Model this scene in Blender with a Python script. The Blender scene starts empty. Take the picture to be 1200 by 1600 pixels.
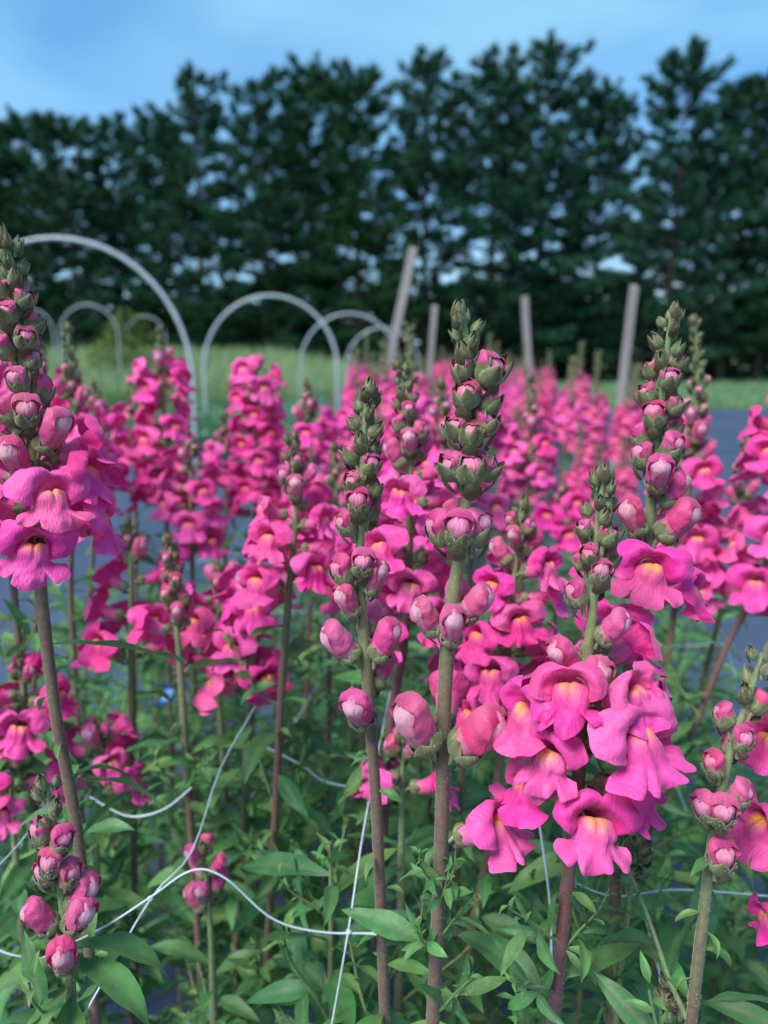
import bpy, math, random
from mathutils import Vector, Matrix, noise as mnoise

# ------------------------------------------------------------------ camera, sky, sun, exposure
SC = bpy.context.scene
COL = SC.collection
R = math.radians
PITCH = R(10.8)
CAM_Z = 1.0
FPX = 1202.0                      # focal length in photo pixels (photo 1200 x 1600)

cam_d = bpy.data.cameras.new('camera')
cam = bpy.data.objects.new('camera', cam_d)
COL.objects.link(cam)
cam.location = (0, 0, CAM_Z)
cam.rotation_euler = (R(90) - PITCH, 0, 0)
cam_d.sensor_fit = 'VERTICAL'
cam_d.sensor_height = 34.6
cam_d.lens = 26.0
cam_d.clip_start = 0.02
cam_d.clip_end = 3000
cam_d.dof.use_dof = True
cam_d.dof.focus_distance = 0.385
cam_d.dof.aperture_fstop = 26.0 / 4.3
SC.camera = cam

SUN_EL, SUN_AZ = 52.0, 222.0      # high, soft, from behind the camera's left shoulder (compass degrees from +Y, clockwise)
w = bpy.data.worlds.new('World')
SC.world = w
w.use_nodes = True
wn, wl = w.node_tree.nodes, w.node_tree.links
wn.clear()
wo = wn.new('ShaderNodeOutputWorld')
bg = wn.new('ShaderNodeBackground')
sky = wn.new('ShaderNodeTexSky')
sky.sky_type = 'NISHITA'
sky.sun_disc = False
sky.sun_elevation = R(SUN_EL)
sky.sun_rotation = R(SUN_AZ)
sky.altitude = 200
sky.air_density = 1.0
sky.dust_density = 0.6
sky.ozone_density = 2.0
bg.inputs['Strength'].default_value = 0.058
# thin soft cloud veil over the whole dome
tc = wn.new('ShaderNodeTexCoord')
mp = wn.new('ShaderNodeMapping'); mp.inputs['Scale'].default_value = (-1.0, 1.0, 2.6)
mp.inputs['Location'].default_value = (-0.55, 0.1, 0.2)
nz = wn.new('ShaderNodeTexNoise'); nz.inputs['Scale'].default_value = 2.1; nz.inputs['Detail'].default_value = 4.0
nz.inputs['Roughness'].default_value = 0.45; nz.inputs['Distortion'].default_value = 0.4
rmp = wn.new('ShaderNodeValToRGB')
rmp.color_ramp.elements[0].position = 0.36; rmp.color_ramp.elements[0].color = (0.0, 0.0, 0.0, 1)
rmp.color_ramp.elements[1].position = 0.70; rmp.color_ramp.elements[1].color = (0.95, 0.95, 0.95, 1)
mixc = wn.new('ShaderNodeMix'); mixc.data_type = 'RGBA'
mixc.inputs['B'].default_value = (1.65, 3.4, 4.8, 1)
wl.new(tc.outputs['Generated'], mp.inputs['Vector']); wl.new(mp.outputs['Vector'], nz.inputs['Vector'])
wl.new(nz.outputs['Fac'], rmp.inputs['Fac']); wl.new(rmp.outputs['Color'], mixc.inputs['Factor'])
shs = wn.new('ShaderNodeHueSaturation'); shs.inputs['Saturation'].default_value = 1.32; shs.inputs['Value'].default_value = 1.02
wl.new(sky.outputs['Color'], shs.inputs['Color']); wl.new(shs.outputs['Color'], mixc.inputs['A']); wl.new(mixc.outputs['Result'], bg.inputs['Color'])
wl.new(bg.outputs['Background'], wo.inputs['Surface'])

sun_d = bpy.data.lights.new('sun', 'SUN')
sun_d.energy = 1.5
sun_d.angle = R(28)
sun_d.color = (1.0, 0.95, 0.90)
sun = bpy.data.objects.new('sun', sun_d)
COL.objects.link(sun)
_el, _az = R(SUN_EL), R(SUN_AZ)
_d = Vector((math.sin(_az) * math.cos(_el), math.cos(_az) * math.cos(_el), math.sin(_el)))
sun.rotation_euler = (-_d).to_track_quat('-Z', 'Y').to_euler()
sun.location = _d * 50

SC.view_settings.view_transform = 'Standard'
SC.view_settings.look = 'None'
SC.view_settings.gamma = 1.0
SC.view_settings.exposure = 1.85
SC.view_settings.use_curve_mapping = False
SC.render.engine = 'CYCLES'
SC.cycles.use_denoising = True
SC.cycles.max_bounces = 8
SC.cycles.transmission_bounces = 6
SC.cycles.use_adaptive_sampling = False

RNG = random.Random(11)
U = RNG.uniform


def at(px, py, d):
    """world point on the ray of photo pixel (px, py) at horizontal distance d in front of the camera"""
    dx, dz = (px - 600) / FPX, -(py - 800) / FPX
    y = math.cos(PITCH) + dz * math.sin(PITCH)
    z = -math.sin(PITCH) + dz * math.cos(PITCH)
    return Vector((dx * d / y, d, CAM_Z + z * d / y))


# ------------------------------------------------------------------ materials
def new_mat(name):
    m = bpy.data.materials.new(name)
    m.use_nodes = True
    m.node_tree.nodes.clear()
    return m, m.node_tree.nodes, m.node_tree.links


def mat_petal():
    m, n, l = new_mat('petal')
    out = n.new('ShaderNodeOutputMaterial')
    at_ = n.new('ShaderNodeAttribute'); at_.attribute_name = 'Col'
    oi = n.new('ShaderNodeObjectInfo')
    tc = n.new('ShaderNodeTexCoord')
    hsv = n.new('ShaderNodeHueSaturation')
    mrs = n.new('ShaderNodeMapRange'); mrs.inputs['To Min'].default_value = 0.94; mrs.inputs['To Max'].default_value = 1.04
    mul = n.new('ShaderNodeMath'); mul.operation = 'MULTIPLY'; mul.inputs[1].default_value = 7.31
    frc = n.new('ShaderNodeMath'); frc.operation = 'FRACT'
    l.new(oi.outputs['Random'], mul.inputs[0]); l.new(mul.outputs[0], frc.inputs[0]); l.new(frc.outputs[0], mrs.inputs['Value']); l.new(mrs.outputs['Result'], hsv.inputs['Saturation'])
    mr = n.new('ShaderNodeMapRange'); mr.inputs['To Min'].default_value = 0.488; mr.inputs['To Max'].default_value = 0.508
    l.new(oi.outputs['Random'], mr.inputs['Value']); l.new(mr.outputs['Result'], hsv.inputs['Hue'])
    # blotchy pigment
    nz = n.new('ShaderNodeTexNoise'); nz.inputs['Scale'].default_value = 160; nz.inputs['Detail'].default_value = 3
    l.new(tc.outputs['Object'], nz.inputs['Vector'])
    mr2 = n.new('ShaderNodeMapRange'); mr2.inputs['From Min'].default_value = 0.3; mr2.inputs['From Max'].default_value = 0.7
    mr2.inputs['To Min'].default_value = 0.86; mr2.inputs['To Max'].default_value = 1.08
    l.new(nz.outputs['Fac'], mr2.inputs['Value']); l.new(mr2.outputs['Result'], hsv.inputs['Value'])
    l.new(at_.outputs['Color'], hsv.inputs['Color'])
    # fine crepe and veins
    mp = n.new('ShaderNodeMapping'); mp.inputs['Scale'].default_value = (900, 260, 260)
    l.new(tc.outputs['Object'], mp.inputs['Vector'])
    nz2 = n.new('ShaderNodeTexNoise'); nz2.inputs['Scale'].default_value = 1.0; nz2.inputs['Detail'].default_value = 4
    l.new(mp.outputs['Vector'], nz2.inputs['Vector'])
    bp = n.new('ShaderNodeBump'); bp.inputs['Strength'].default_value = 0.5; bp.inputs['Distance'].default_value = 0.0016
    l.new(nz2.outputs['Fac'], bp.inputs['Height'])
    p = n.new('ShaderNodeBsdfPrincipled')
    p.inputs['Roughness'].default_value = 0.5
    p.inputs['Specular IOR Level'].default_value = 0.35
    p.inputs['Sheen Weight'].default_value = 0.25
    p.inputs['Sheen Roughness'].default_value = 0.4
    p.inputs['Sheen Tint'].default_value = (1.0, 0.72, 0.9, 1)
    l.new(hsv.outputs['Color'], p.inputs['Base Color']); l.new(bp.outputs['Normal'], p.inputs['Normal'])
    t = n.new('ShaderNodeBsdfTranslucent')
    l.new(hsv.outputs['Color'], t.inputs['Color'])
    mx = n.new('ShaderNodeMixShader'); mx.inputs['Fac'].default_value = 0.2
    l.new(p.outputs['BSDF'], mx.inputs[1]); l.new(t.outputs['BSDF'], mx.inputs[2])
    l.new(mx.outputs['Shader'], out.inputs['Surface'])
    return m


def mat_green(name, trans=0.2, sheen=0.0, rough=0.5, bump=0.3, bscale=300, vlo=0.8, vhi=1.15, spec=0.4):
    m, n, l = new_mat(name)
    out = n.new('ShaderNodeOutputMaterial')
    at_ = n.new('ShaderNodeAttribute'); at_.attribute_name = 'Col'
    oi = n.new('ShaderNodeObjectInfo'); tc = n.new('ShaderNodeTexCoord')
    hsv = n.new('ShaderNodeHueSaturation')
    mr = n.new('ShaderNodeMapRange'); mr.inputs['To Min'].default_value = 0.47; mr.inputs['To Max'].default_value = 0.52
    l.new(oi.outputs['Random'], mr.inputs['Value']); l.new(mr.outputs['Result'], hsv.inputs['Hue'])
    nz = n.new('ShaderNodeTexNoise'); nz.inputs['Scale'].default_value = bscale * 0.4; nz.inputs['Detail'].default_value = 3
    l.new(tc.outputs['Object'], nz.inputs['Vector'])
    mr2 = n.new('ShaderNodeMapRange'); mr2.inputs['From Min'].default_value = 0.3; mr2.inputs['From Max'].default_value = 0.7
    mr2.inputs['To Min'].default_value = vlo; mr2.inputs['To Max'].default_value = vhi
    l.new(nz.outputs['Fac'], mr2.inputs['Value']); l.new(mr2.outputs['Result'], hsv.inputs['Value'])
    l.new(at_.outputs['Color'], hsv.inputs['Color'])
    nz2 = n.new('ShaderNodeTexNoise'); nz2.inputs['Scale'].default_value = bscale; nz2.inputs['Detail'].default_value = 3
    l.new(tc.outputs['Object'], nz2.inputs['Vector'])
    bp = n.new('ShaderNodeBump'); bp.inputs['Strength'].default_value = bump; bp.inputs['Distance'].default_value = 0.001
    l.new(nz2.outputs['Fac'], bp.inputs['Height'])
    p = n.new('ShaderNodeBsdfPrincipled')
    p.inputs['Roughness'].default_value = rough
    p.inputs['Specular IOR Level'].default_value = spec
    p.inputs['Sheen Weight'].default_value = sheen
    p.inputs['Sheen Roughness'].default_value = 0.35
    l.new(hsv.outputs['Color'], p.inputs['Base Color']); l.new(bp.outputs['Normal'], p.inputs['Normal'])
    if trans > 0:
        t = n.new('ShaderNodeBsdfTranslucent')
        hs2 = n.new('ShaderNodeHueSaturation'); hs2.inputs['Hue'].default_value = 0.48; hs2.inputs['Value'].default_value = 1.3
        l.new(hsv.outputs['Color'], hs2.inputs['Color']); l.new(hs2.outputs['Color'], t.inputs['Color'])
        mx = n.new('ShaderNodeMixShader'); mx.inputs['Fac'].default_value = trans
        l.new(p.outputs['BSDF'], mx.inputs[1]); l.new(t.outputs['BSDF'], mx.inputs[2])
        l.new(mx.outputs['Shader'], out.inputs['Surface'])
    else:
        l.new(p.outputs['BSDF'], out.inputs['Surface'])
    return m


def mat_plain(name, color, rough=0.6, color2=None, scale=8.0, bump=0.0, spec=0.4, coord='Object', stretch=(1, 1, 1), detail=5):
    m, n, l = new_mat(name)
    out = n.new('ShaderNodeOutputMaterial')
    p = n.new('ShaderNodeBsdfPrincipled')
    p.inputs['Roughness'].default_value = rough
    p.inputs['Specular IOR Level'].default_value = spec
    tc = n.new('ShaderNodeTexCoord')
    mp = n.new('ShaderNodeMapping'); mp.inputs['Scale'].default_value = stretch
    l.new(tc.outputs[coord], mp.inputs['Vector'])
    nz = n.new('ShaderNodeTexNoise'); nz.inputs['Scale'].default_value = scale; nz.inputs['Detail'].default_value = detail
    l.new(mp.outputs['Vector'], nz.inputs['Vector'])
    rp = n.new('ShaderNodeValToRGB')
    rp.color_ramp.elements[0].position = 0.3; rp.color_ramp.elements[1].position = 0.7
    rp.color_ramp.elements[0].color = (*color, 1); rp.color_ramp.elements[1].color = (*(color2 or color), 1)
    l.new(nz.outputs['Fac'], rp.inputs['Fac']); l.new(rp.outputs['Color'], p.inputs['Base Color'])
    if bump:
        bp = n.new('ShaderNodeBump'); bp.inputs['Strength'].default_value = bump; bp.inputs['Distance'].default_value = 0.01
        l.new(nz.outputs['Fac'], bp.inputs['Height']); l.new(bp.outputs['Normal'], p.inputs['Normal'])
    l.new(p.outputs['BSDF'], out.inputs['Surface'])
    return m


def mat_fabric():
    m, n, l = new_mat('woven_fabric')
    out = n.new('ShaderNodeOutputMaterial')
    p = n.new('ShaderNodeBsdfPrincipled')
    tc = n.new('ShaderNodeTexCoord')
    nz = n.new('ShaderNodeTexNoise'); nz.inputs['Scale'].default_value = 1.3; nz.inputs['Detail'].default_value = 6
    l.new(tc.outputs['Object'], nz.inputs['Vector'])
    rp = n.new('ShaderNodeValToRGB')
    rp.color_ramp.elements[0].position = 0.35; rp.color_ramp.elements[1].position = 0.7
    rp.color_ramp.elements[0].color = (0.034, 0.052, 0.095, 1); rp.color_ramp.elements[1].color = (0.065, 0.088, 0.145, 1)
    l.new(nz.outputs['Fac'], rp.inputs['Fac']); l.new(rp.outputs['Color'], p.inputs['Base Color'])
    w1 = n.new('ShaderNodeTexWave'); w1.inputs['Scale'].default_value = 120; w1.bands_direction = 'X'
    w2 = n.new('ShaderNodeTexWave'); w2.inputs['Scale'].default_value = 120; w2.bands_direction = 'Y'
    l.new(tc.outputs['Object'], w1.inputs['Vector']); l.new(tc.outputs['Object'], w2.inputs['Vector'])
    ad = n.new('ShaderNodeMath'); ad.operation = 'MULTIPLY'
    l.new(w1.outputs['Fac'], ad.inputs[0]); l.new(w2.outputs['Fac'], ad.inputs[1])
    bp = n.new('ShaderNodeBump'); bp.inputs['Strength'].default_value = 0.25; bp.inputs['Distance'].default_value = 0.001
    l.new(ad.outputs['Value'], bp.inputs['Height']); l.new(bp.outputs['Normal'], p.inputs['Normal'])
    p.inputs['Roughness'].default_value = 0.5
    p.inputs['Specular IOR Level'].default_value = 0.6
    l.new(p.outputs['BSDF'], out.inputs['Surface'])
    return m


M_PETAL = mat_petal()
M_CALYX = mat_green('calyx', trans=0.12, sheen=0.22, rough=0.65, bump=0.4, bscale=900)
M_STEM = mat_green('stem', trans=0.0, sheen=0.3, rough=0.6, bump=0.3, bscale=700)
M_LEAF = mat_green('leaf', trans=0.3, sheen=0.08, rough=0.48, bump=0.35, bscale=260)
M_HAIR = mat_plain('hair', (0.75, 0.74, 0.68), rough=0.5)


# ------------------------------------------------------------------ mesh building
class MB:
    """collects vertices, faces, per-vertex colours and material slots"""
    def __init__(s):
        s.v, s.f, s.c, s.m = [], [], [], []

    def grid(s, nu, nv, fn, mat=0, closed_u=False):
        b = len(s.v)
        cols = nu if closed_u else nu + 1
        for j in range(nv + 1):
            for i in range(cols):
                p, c = fn(i / nu, j / nv)
                s.v.append(tuple(p)); s.c.append(c)
        for j in range(nv):
            for i in range(nu):
                i2 = (i + 1) % cols
                s.f.append((b + j * cols + i, b + j * cols + i2, b + (j + 1) * cols + i2, b + (j + 1) * cols + i)); s.m.append(mat)
        return s

    def tri(s, a, b_, c_, col, mat=0):
        n = len(s.v)
        s.v += [tuple(a), tuple(b_), tuple(c_)]; s.c += [col] * 3
        s.f.append((n, n + 1, n + 2)); s.m.append(mat)

    def tube(s, pts, rad, col, seg=8, mat=0, cap=False):
        """pts: Vectors; rad, col: functions of t in 0..1"""
        n = len(pts)
        up = Vector((0, 0, 1)) if abs((pts[1] - pts[0]).normalized().z) < 0.9 else Vector((0, 1, 0))
        b = len(s.v)
        for k, p in enumerate(pts):
            t = (pts[min(k + 1, n - 1)] - pts[max(k - 1, 0)]).normalized()
            x = up.cross(t).normalized(); y = t.cross(x)
            r = rad(k / (n - 1)); c = col(k / (n - 1))
            for q in range(seg):
                a = 2 * math.pi * q / seg
                s.v.append(tuple(p + x * (r * math.cos(a)) + y * (r * math.sin(a)))); s.c.append(c)
        for k in range(n - 1):
            for q in range(seg):
                q2 = (q + 1) % seg
                s.f.append((b + k * seg + q, b + k * seg + q2, b + (k + 1) * seg + q2, b + (k + 1) * seg + q)); s.m.append(mat)
        if cap:
            s.f.append(tuple(b + q for q in reversed(range(seg)))); s.m.append(mat)
            s.f.append(tuple(b + (n - 1) * seg + q for q in range(seg))); s.m.append(mat)
        return s

    def box(s, lo, hi, col, mat=0):
        b = len(s.v)
        for z in (lo[2], hi[2]):
            for x, y in ((lo[0], lo[1]), (hi[0], lo[1]), (hi[0], hi[1]), (lo[0], hi[1])):
                s.v.append((x, y, z)); s.c.append(col)
        for f in ((3, 2, 1, 0), (4, 5, 6, 7), (0, 1, 5, 4), (1, 2, 6, 5), (2, 3, 7, 6), (3, 0, 4, 7)):
            s.f.append(tuple(b + i for i in f)); s.m.append(mat)
        return s

    def add(s, o, mx=None, matmap=None):
        b = len(s.v)
        s.v += [tuple(mx @ Vector(p)) for p in o.v] if mx is not None else o.v
        s.c += o.c
        s.f += [tuple(b + i for i in f) for f in o.f]
        s.m += o.m if matmap is None else [matmap] * len(o.m)
        return s

    def mesh(s, name, mats, scale=1.0, smooth=True):
        me = bpy.data.meshes.new(name)
        me.from_pydata([(x * scale, y * scale, z * scale) for x, y, z in s.v] if scale != 1.0 else s.v, [], s.f)
        for m in mats:
            me.materials.append(m)
        if len(mats) > 1:
            me.polygons.foreach_set('material_index', s.m)
        a = me.color_attributes.new('Col', 'FLOAT_COLOR', 'POINT')
        flat = []
        for c in s.c:
            flat += (c[0], c[1], c[2], 1.0)
        a.data.foreach_set('color', flat)
        if smooth:
            me.polygons.foreach_set('use_smooth', [True] * len(me.polygons))
        me.update()
        return me


def obj(name, me, parent=None, mx=None, **props):
    o = bpy.data.objects.new(name, me)
    COL.objects.link(o)
    if parent is not None:
        o.parent = parent
    if mx is not None:
        o.matrix_basis = mx
    for k, v in props.items():
        o[k] = v
    return o


def thing(name, loc, label, cat, group=None):
    o = bpy.data.objects.new(name, None)
    o.empty_display_size = 0.05
    COL.objects.link(o)
    o.location = loc
    o['label'] = label; o['category'] = cat
    if group:
        o['group'] = group
    return o


def lerp(a, b, t):
    return a + (b - a) * t


def mixc3(a, b, t):
    t = max(0.0, min(1.0, t))
    return (lerp(a[0], b[0], t), lerp(a[1], b[1], t), lerp(a[2], b[2], t))


def curve1(tab, t):
    """piecewise smooth interpolation of (t, value) pairs (Catmull-Rom-ish)"""
    if t <= tab[0][0]:
        return tab[0][1]
    for k in range(len(tab) - 1):
        if t <= tab[k + 1][0]:
            t0, a = tab[k]; t1, b = tab[k + 1]
            h = t1 - t0
            x = (t - t0) / h
            ma = (b - tab[k - 1][1]) / (t1 - tab[k - 1][0]) if k > 0 else (b - a) / h
            mb = (tab[k + 2][1] - a) / (tab[k + 2][0] - t0) if k + 2 < len(tab) else (b - a) / h
            return ((2 * x**3 - 3 * x**2 + 1) * a + (x**3 - 2 * x**2 + x) * h * ma
                    + (-2 * x**3 + 3 * x**2) * b + (x**3 - x**2) * h * mb)
    return tab[-1][1]


# ------------------------------------------------------------------ snapdragon pieces (millimetres)
MAGENTA = (0.84, 0.048, 0.325)
DEEP = (0.66, 0.018, 0.200)
PALE = (0.80, 0.300, 0.480)
BLUSH = (0.76, 0.40, 0.50)
YELLOW = (0.95, 0.42, 0.02)
CORAL = (0.62, 0.085, 0.200)
SEP_G = (0.120, 0.150, 0.062)
SEP_B = (0.085, 0.045, 0.022)
SEP_L = (0.30, 0.36, 0.17)


def gauss(x, s):
    return math.exp(-(x / s) ** 2)


def flower_parts(seed, open_=1.0, lod=2, size=1.0):
    """tube, upper lip, lower lip of a snapdragon flower; +Y out of the throat, +Z up"""
    rg = random.Random(seed)
    ph = [rg.uniform(0, 6.28) for _ in range(8)]
    asym = rg.uniform(-0.12, 0.12)
    droop = rg.uniform(0.86, 1.14)
    ystr = rg.uniform(0.78, 1.0)
    nu_u, nv_u = ((34, 16), (16, 8), (8, 4))[2 - lod]
    nu_l, nv_l = ((42, 22), (18, 11), (9, 6))[2 - lod]
    nu_t, nv_t = ((22, 9), (12, 5), (6, 3))[2 - lod]
    TL = 19.0
    tube, up, low = MB(), MB(), MB()

    def rim(phi, s=1.0):
        rx = curve1([(0, 2.2), (0.12, 4.8), (0.4, 5.4), (0.75, 6.4), (1, 7.4)], s)
        rz = curve1([(0, 2.2), (0.12, 5.4), (0.4, 5.8), (0.75, 6.6), (1, 7.6)], s)
        ax = -1.2 * math.sin(math.pi * s)
        return Vector((rx * math.sin(phi), TL * s + 1.0, rz * math.cos(phi) + ax))

    def f_tube(u, v):
        phi = u * 2 * math.pi
        p = rim(phi, v)
        vein = 0.5 + 0.5 * math.cos(phi * 10)
        c = mixc3(mixc3(PALE, CORAL, 0.35 + 0.4 * vein), MAGENTA, v * 0.8)
        if math.cos(phi) < 0:
            c = mixc3(c, BLUSH, -math.cos(phi) * 0.35)
        p.x += 0.25 * math.cos(phi * 10) * math.sin(phi) * math.sin(math.pi * v)
        return p, c
    tube.grid(nu_t, nv_t, f_tube, closed_u=True)

    def f_up(u, v):
        q = 2 * u - 1
        phi = q * R(108)
        b = rim(phi)
        lobe = abs(q)
        ell = 0.74 + 0.30 * math.sin(math.pi * min(1, lobe * 1.02)) ** 0.8 - 0.42 * max(0, (lobe - 0.72) / 0.28) ** 2
        ell *= 1 - 0.16 * gauss(q, 0.07)
        ve = v * ell
        fwd_o = 15.0 * math.sin(min(ve, 1.2) * math.pi * 0.74) - 4.0 * ve ** 3
        out_o = 15.0 * (0.50 * ve ** 1.15 + 0.50 * ve ** 2.0)
        fwd_c = 13.5 * math.sin(min(ve, 1.1) * math.pi * 0.56)
        out_c = 5.0 * math.sin(ve * math.pi * 0.8) - 9.0 * ve ** 2.6
        F = lerp(fwd_c, fwd_o, open_); O = lerp(out_c, out_o, open_)
        # lobes lift and spread sideways more than straight up
        a = q * R(96)
        n = Vector((math.sin(a) * 1.32, 0, math.cos(a) * 0.82))
        p = b + n * O + Vector((0, F, 0))
        p.y -= 7.0 * open_ * max(0, lobe - 0.5) * v ** 1.5           # the sides sweep back
        crease = gauss(q, 0.12) * 1.4 * v * (1 - 0.3 * v)
        p.y -= crease
        rf = v ** 2.4
        wv = 1.5 * math.sin(q * 9.0 + ph[0]) + 0.8 * math.sin(q * 17 + ph[1])
        p.y += rf * wv * 0.75
        p.z += rf * (0.8 * math.sin(q * 7 + ph[2]) + asym * 14 * q)
        p.z -= open_ * 2.2 * rf * (lobe ** 2)
        c = mixc3(MAGENTA, DEEP, 0.35 * gauss(v - 0.15, 0.25) + 0.1 * math.sin(q * 40) ** 2)
        c = mixc3(c, PALE, 0.10 * v)
        c = mixc3(c, CORAL, (1 - open_) * 0.55)
        return p, c
    up.grid(nu_u, nv_u, f_up)

    yC = [(0, 17.0), (.14, 21.0), (.26, 26.5), (.36, 31.5), (.46, 33.6), (.58, 33.4), (.70, 34.0), (.84, 36.6), (1, 39.5)]
    zC = [(0, -6.8), (.14, -0.5), (.26, 4.0), (.36, 3.6), (.46, -1.2), (.58, -8.5), (.70, -13.0), (.84, -17.6), (1, -21.5 * droop)]
    wX = [(0, 7.6), (.14, 7.8), (.26, 8.2), (.36, 9.0), (.46, 10.0), (.58, 11.6), (.70, 15.6), (.84, 20.4), (1, 24.6)]
    kz = [(0, -6.0), (.14, -2.0), (.26, 2.6), (.36, 4.8), (.46, 3.0), (.58, -1.0), (.70, -5.0), (.84, -8.5), (1, -11.0)]
    ky = [(0, 0.), (.14, 1.0), (.26, 4.5), (.36, 8.0), (.46, 9.6), (.58, 9.4), (.70, 9.0), (.84, 9.0), (1, 9.0)]

    def f_low(u, v):
        q = 2 * u - 1
        a = abs(q)
        skirt = max(0, (v - 0.5) / 0.5)
        notch = gauss(a - 0.37, 0.055)
        inl = (a / 0.37) if a < 0.37 else (a - 0.685) / 0.315
        endr = 1 - 0.20 * abs(inl) ** 3.2
        if a > 0.37:
            endr *= 0.97 - 0.25 * max(0, (a - .8) / .2) ** 2
        ve = v if v < 0.5 else 0.5 + (v - 0.5) * endr * (1 - 0.30 * notch) * (0.45 + 0.55 * open_)
        wx = curve1(wX, ve); x = wx * math.sin(q * math.pi / 2 * 0.92) * (0.35 + 0.65 * (open_ if v > .5 else 1)) / (0.35 + 0.65)
        if open_ < 1:
            x = lerp(x, 7.5 * math.sin(q * 1.5), (1 - open_) * 0.6)
        y = curve1(yC, ve) - curve1(ky, ve) * q * q
        z = curve1(zC, ve) - curve1(kz, ve) * q * q
        pal = gauss(v - 0.36, 0.17)
        g = gauss(q, 0.10) * pal
        y -= 1.5 * g; z -= 1.0 * g
        y -= 1.2 * notch * skirt ** 0.7
        rf = skirt ** 1.6
        y += rf * (2.6 * math.sin(q * 8 + ph[3]) + 1.6 * math.sin(q * 15 + ph[4])) - 2.6 * skirt ** 4
        z += rf * (1.0 * math.sin(q * 6 + ph[5]) + 10 * asym * q)
        y -= (1 - open_) * skirt * 9; z -= (1 - open_) * skirt * (-1.0)
        c = mixc3(MAGENTA, PALE, 0.16 * pal * (1 - a * 0.5) + 0.06 * math.sin(q * 34) ** 2)
        c = mixc3(c, PALE, 0.08 * skirt)
        yl = gauss(v - 0.34, 0.085) * gauss(a - 0.14, 0.26) * (0.8 + 0.2 * math.sin(q * 26))
        c = mixc3(c, YELLOW, min(1, yl * 1.7) * open_ * ystr)
        c = mixc3(c, DEEP, 0.30 * gauss(v - 0.56, 0.07) * gauss(q, .5))
        c = mixc3(c, DEEP, 0.5 * g * gauss(v - .45, .12))
        c = mixc3(c, BLUSH, (1 - open_) * 0.5 * pal)
        return Vector((x, y, z)), c
    low.grid(nu_l, nv_l, f_low)
    for mb, amp in ((tube, 0.35), (up, 1.15), (low, 1.0)):
        nvv = []
        for (x, y, z) in mb.v:
            q = Vector((x, y, z))
            g = max(0.15, min(1.0, (y - 14) / 14)) * amp
            nn = mnoise.noise_vector(q * 0.085 + Vector((seed * 3.1, 0, 0))) * 1.9 + mnoise.noise_vector(q * 0.22 + Vector((0, seed * 1.7, 0))) * 0.95
            nvv.append(tuple(q + nn * g))
        mb.v = nvv
        mb.v = [(x * size, y * size, z * size) for x, y, z in mb.v]
    return tube, up, low


def calyx(seed, rb, length, lod=2, spread=0.0, hairs=0, ped=5.0, bract=True, brown=0.5):
    """five cupped sepals round +Y plus the little stalk and its bract; mm"""
    rg = random.Random(seed)
    mb = MB()
    nu, nv = ((6, 7), (4, 4), (2, 2))[2 - lod]
    for k in range(5):
        a0 = 2 * math.pi * k / 5 + rg.uniform(-0.15, 0.15)
        L = length * rg.uniform(0.85, 1.12)
        sp = spread + rg.uniform(-0.4, 0.6)
        bm = brown * rg.uniform(0.5, 1.3)

        def fs(u, v, a0=a0, L=L, sp=sp, bm=bm):
            q = 2 * u - 1
            wid = curve1([(0, 0.62), (.3, 0.80), (.6, 0.72), (.85, 0.38), (1, 0.02)], v)
            r = curve1([(0, rb * 0.35), (.2, rb * 0.86), (.5, rb * 1.04), (.8, rb * 0.98), (1, rb * 0.86)], v) + 0.25 + sp * v * v + (0.25 if k_even else 0)
            a = a0 + q * wid * 1.02
            r -= 0.10 * rb * q * q * v - 0.08 * rb * gauss(q, 0.2)
            c = mixc3(SEP_G, SEP_B, bm * (0.15 + 0.85 * v ** 1.5) * (1 - 0.5 * abs(q)))
            c = mixc3(c, SEP_L, 0.75 * (1 - v) ** 2 + 0.75 * abs(q) ** 4)
            return Vector((r * math.sin(a), L * v, r * math.cos(a))), c
        k_even = (k % 2 == 0)
        mb.grid(nu, nv, fs)
        if hairs:
            for _ in range(hairs):
                u_, v_ = rg.random(), rg.random() ** 0.7
                p, _c = fs(u_, v_)
                n = Vector((p.x, 0.25 * rb, p.z)).normalized()
                d = (n + Vector((rg.uniform(-.5, .5), rg.uniform(-.5, .5), rg.uniform(-.5, .5)))).normalized()
                sd = d.cross(Vector((0, 1, 0.3))).normalized() * 0.055
                mb.tri(p - sd, p + sd, p + d * rg.uniform(0.45, 0.95), (1, 1, 1), 1)
    mb.tube([Vector((0, -ped, -ped * 0.35)), Vector((0, -ped * 0.4, -ped * 0.1)), Vector((0, 0.6, 0))],
            lambda t: 1.0 + 0.5 * t, lambda t: SEP_L, seg=(6, 5, 3)[2 - lod])
    if bract:
        bl, bw = rg.uniform(8, 12), rg.uniform(2.2, 3.2)

        def fb(u, v):
            q = 2 * u - 1
            wd = bw * 1.15 * math.sin(math.pi * min(1, 0.12 + 0.88 * v)) ** 0.8
            return Vector((q * wd, -ped + bl * v * 0.75 + 1, -ped * 0.5 - 1.2 - 3.8 * v + 3.0 * v * v - 0.8 * (1 - q * q))), mixc3(SEP_G, SEP_B, 0.4 * brown + 0.4 * v)
        mb.grid((4, 2, 1)[2 - lod], (6, 4, 2)[2 - lod], fb)
    return mb


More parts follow.
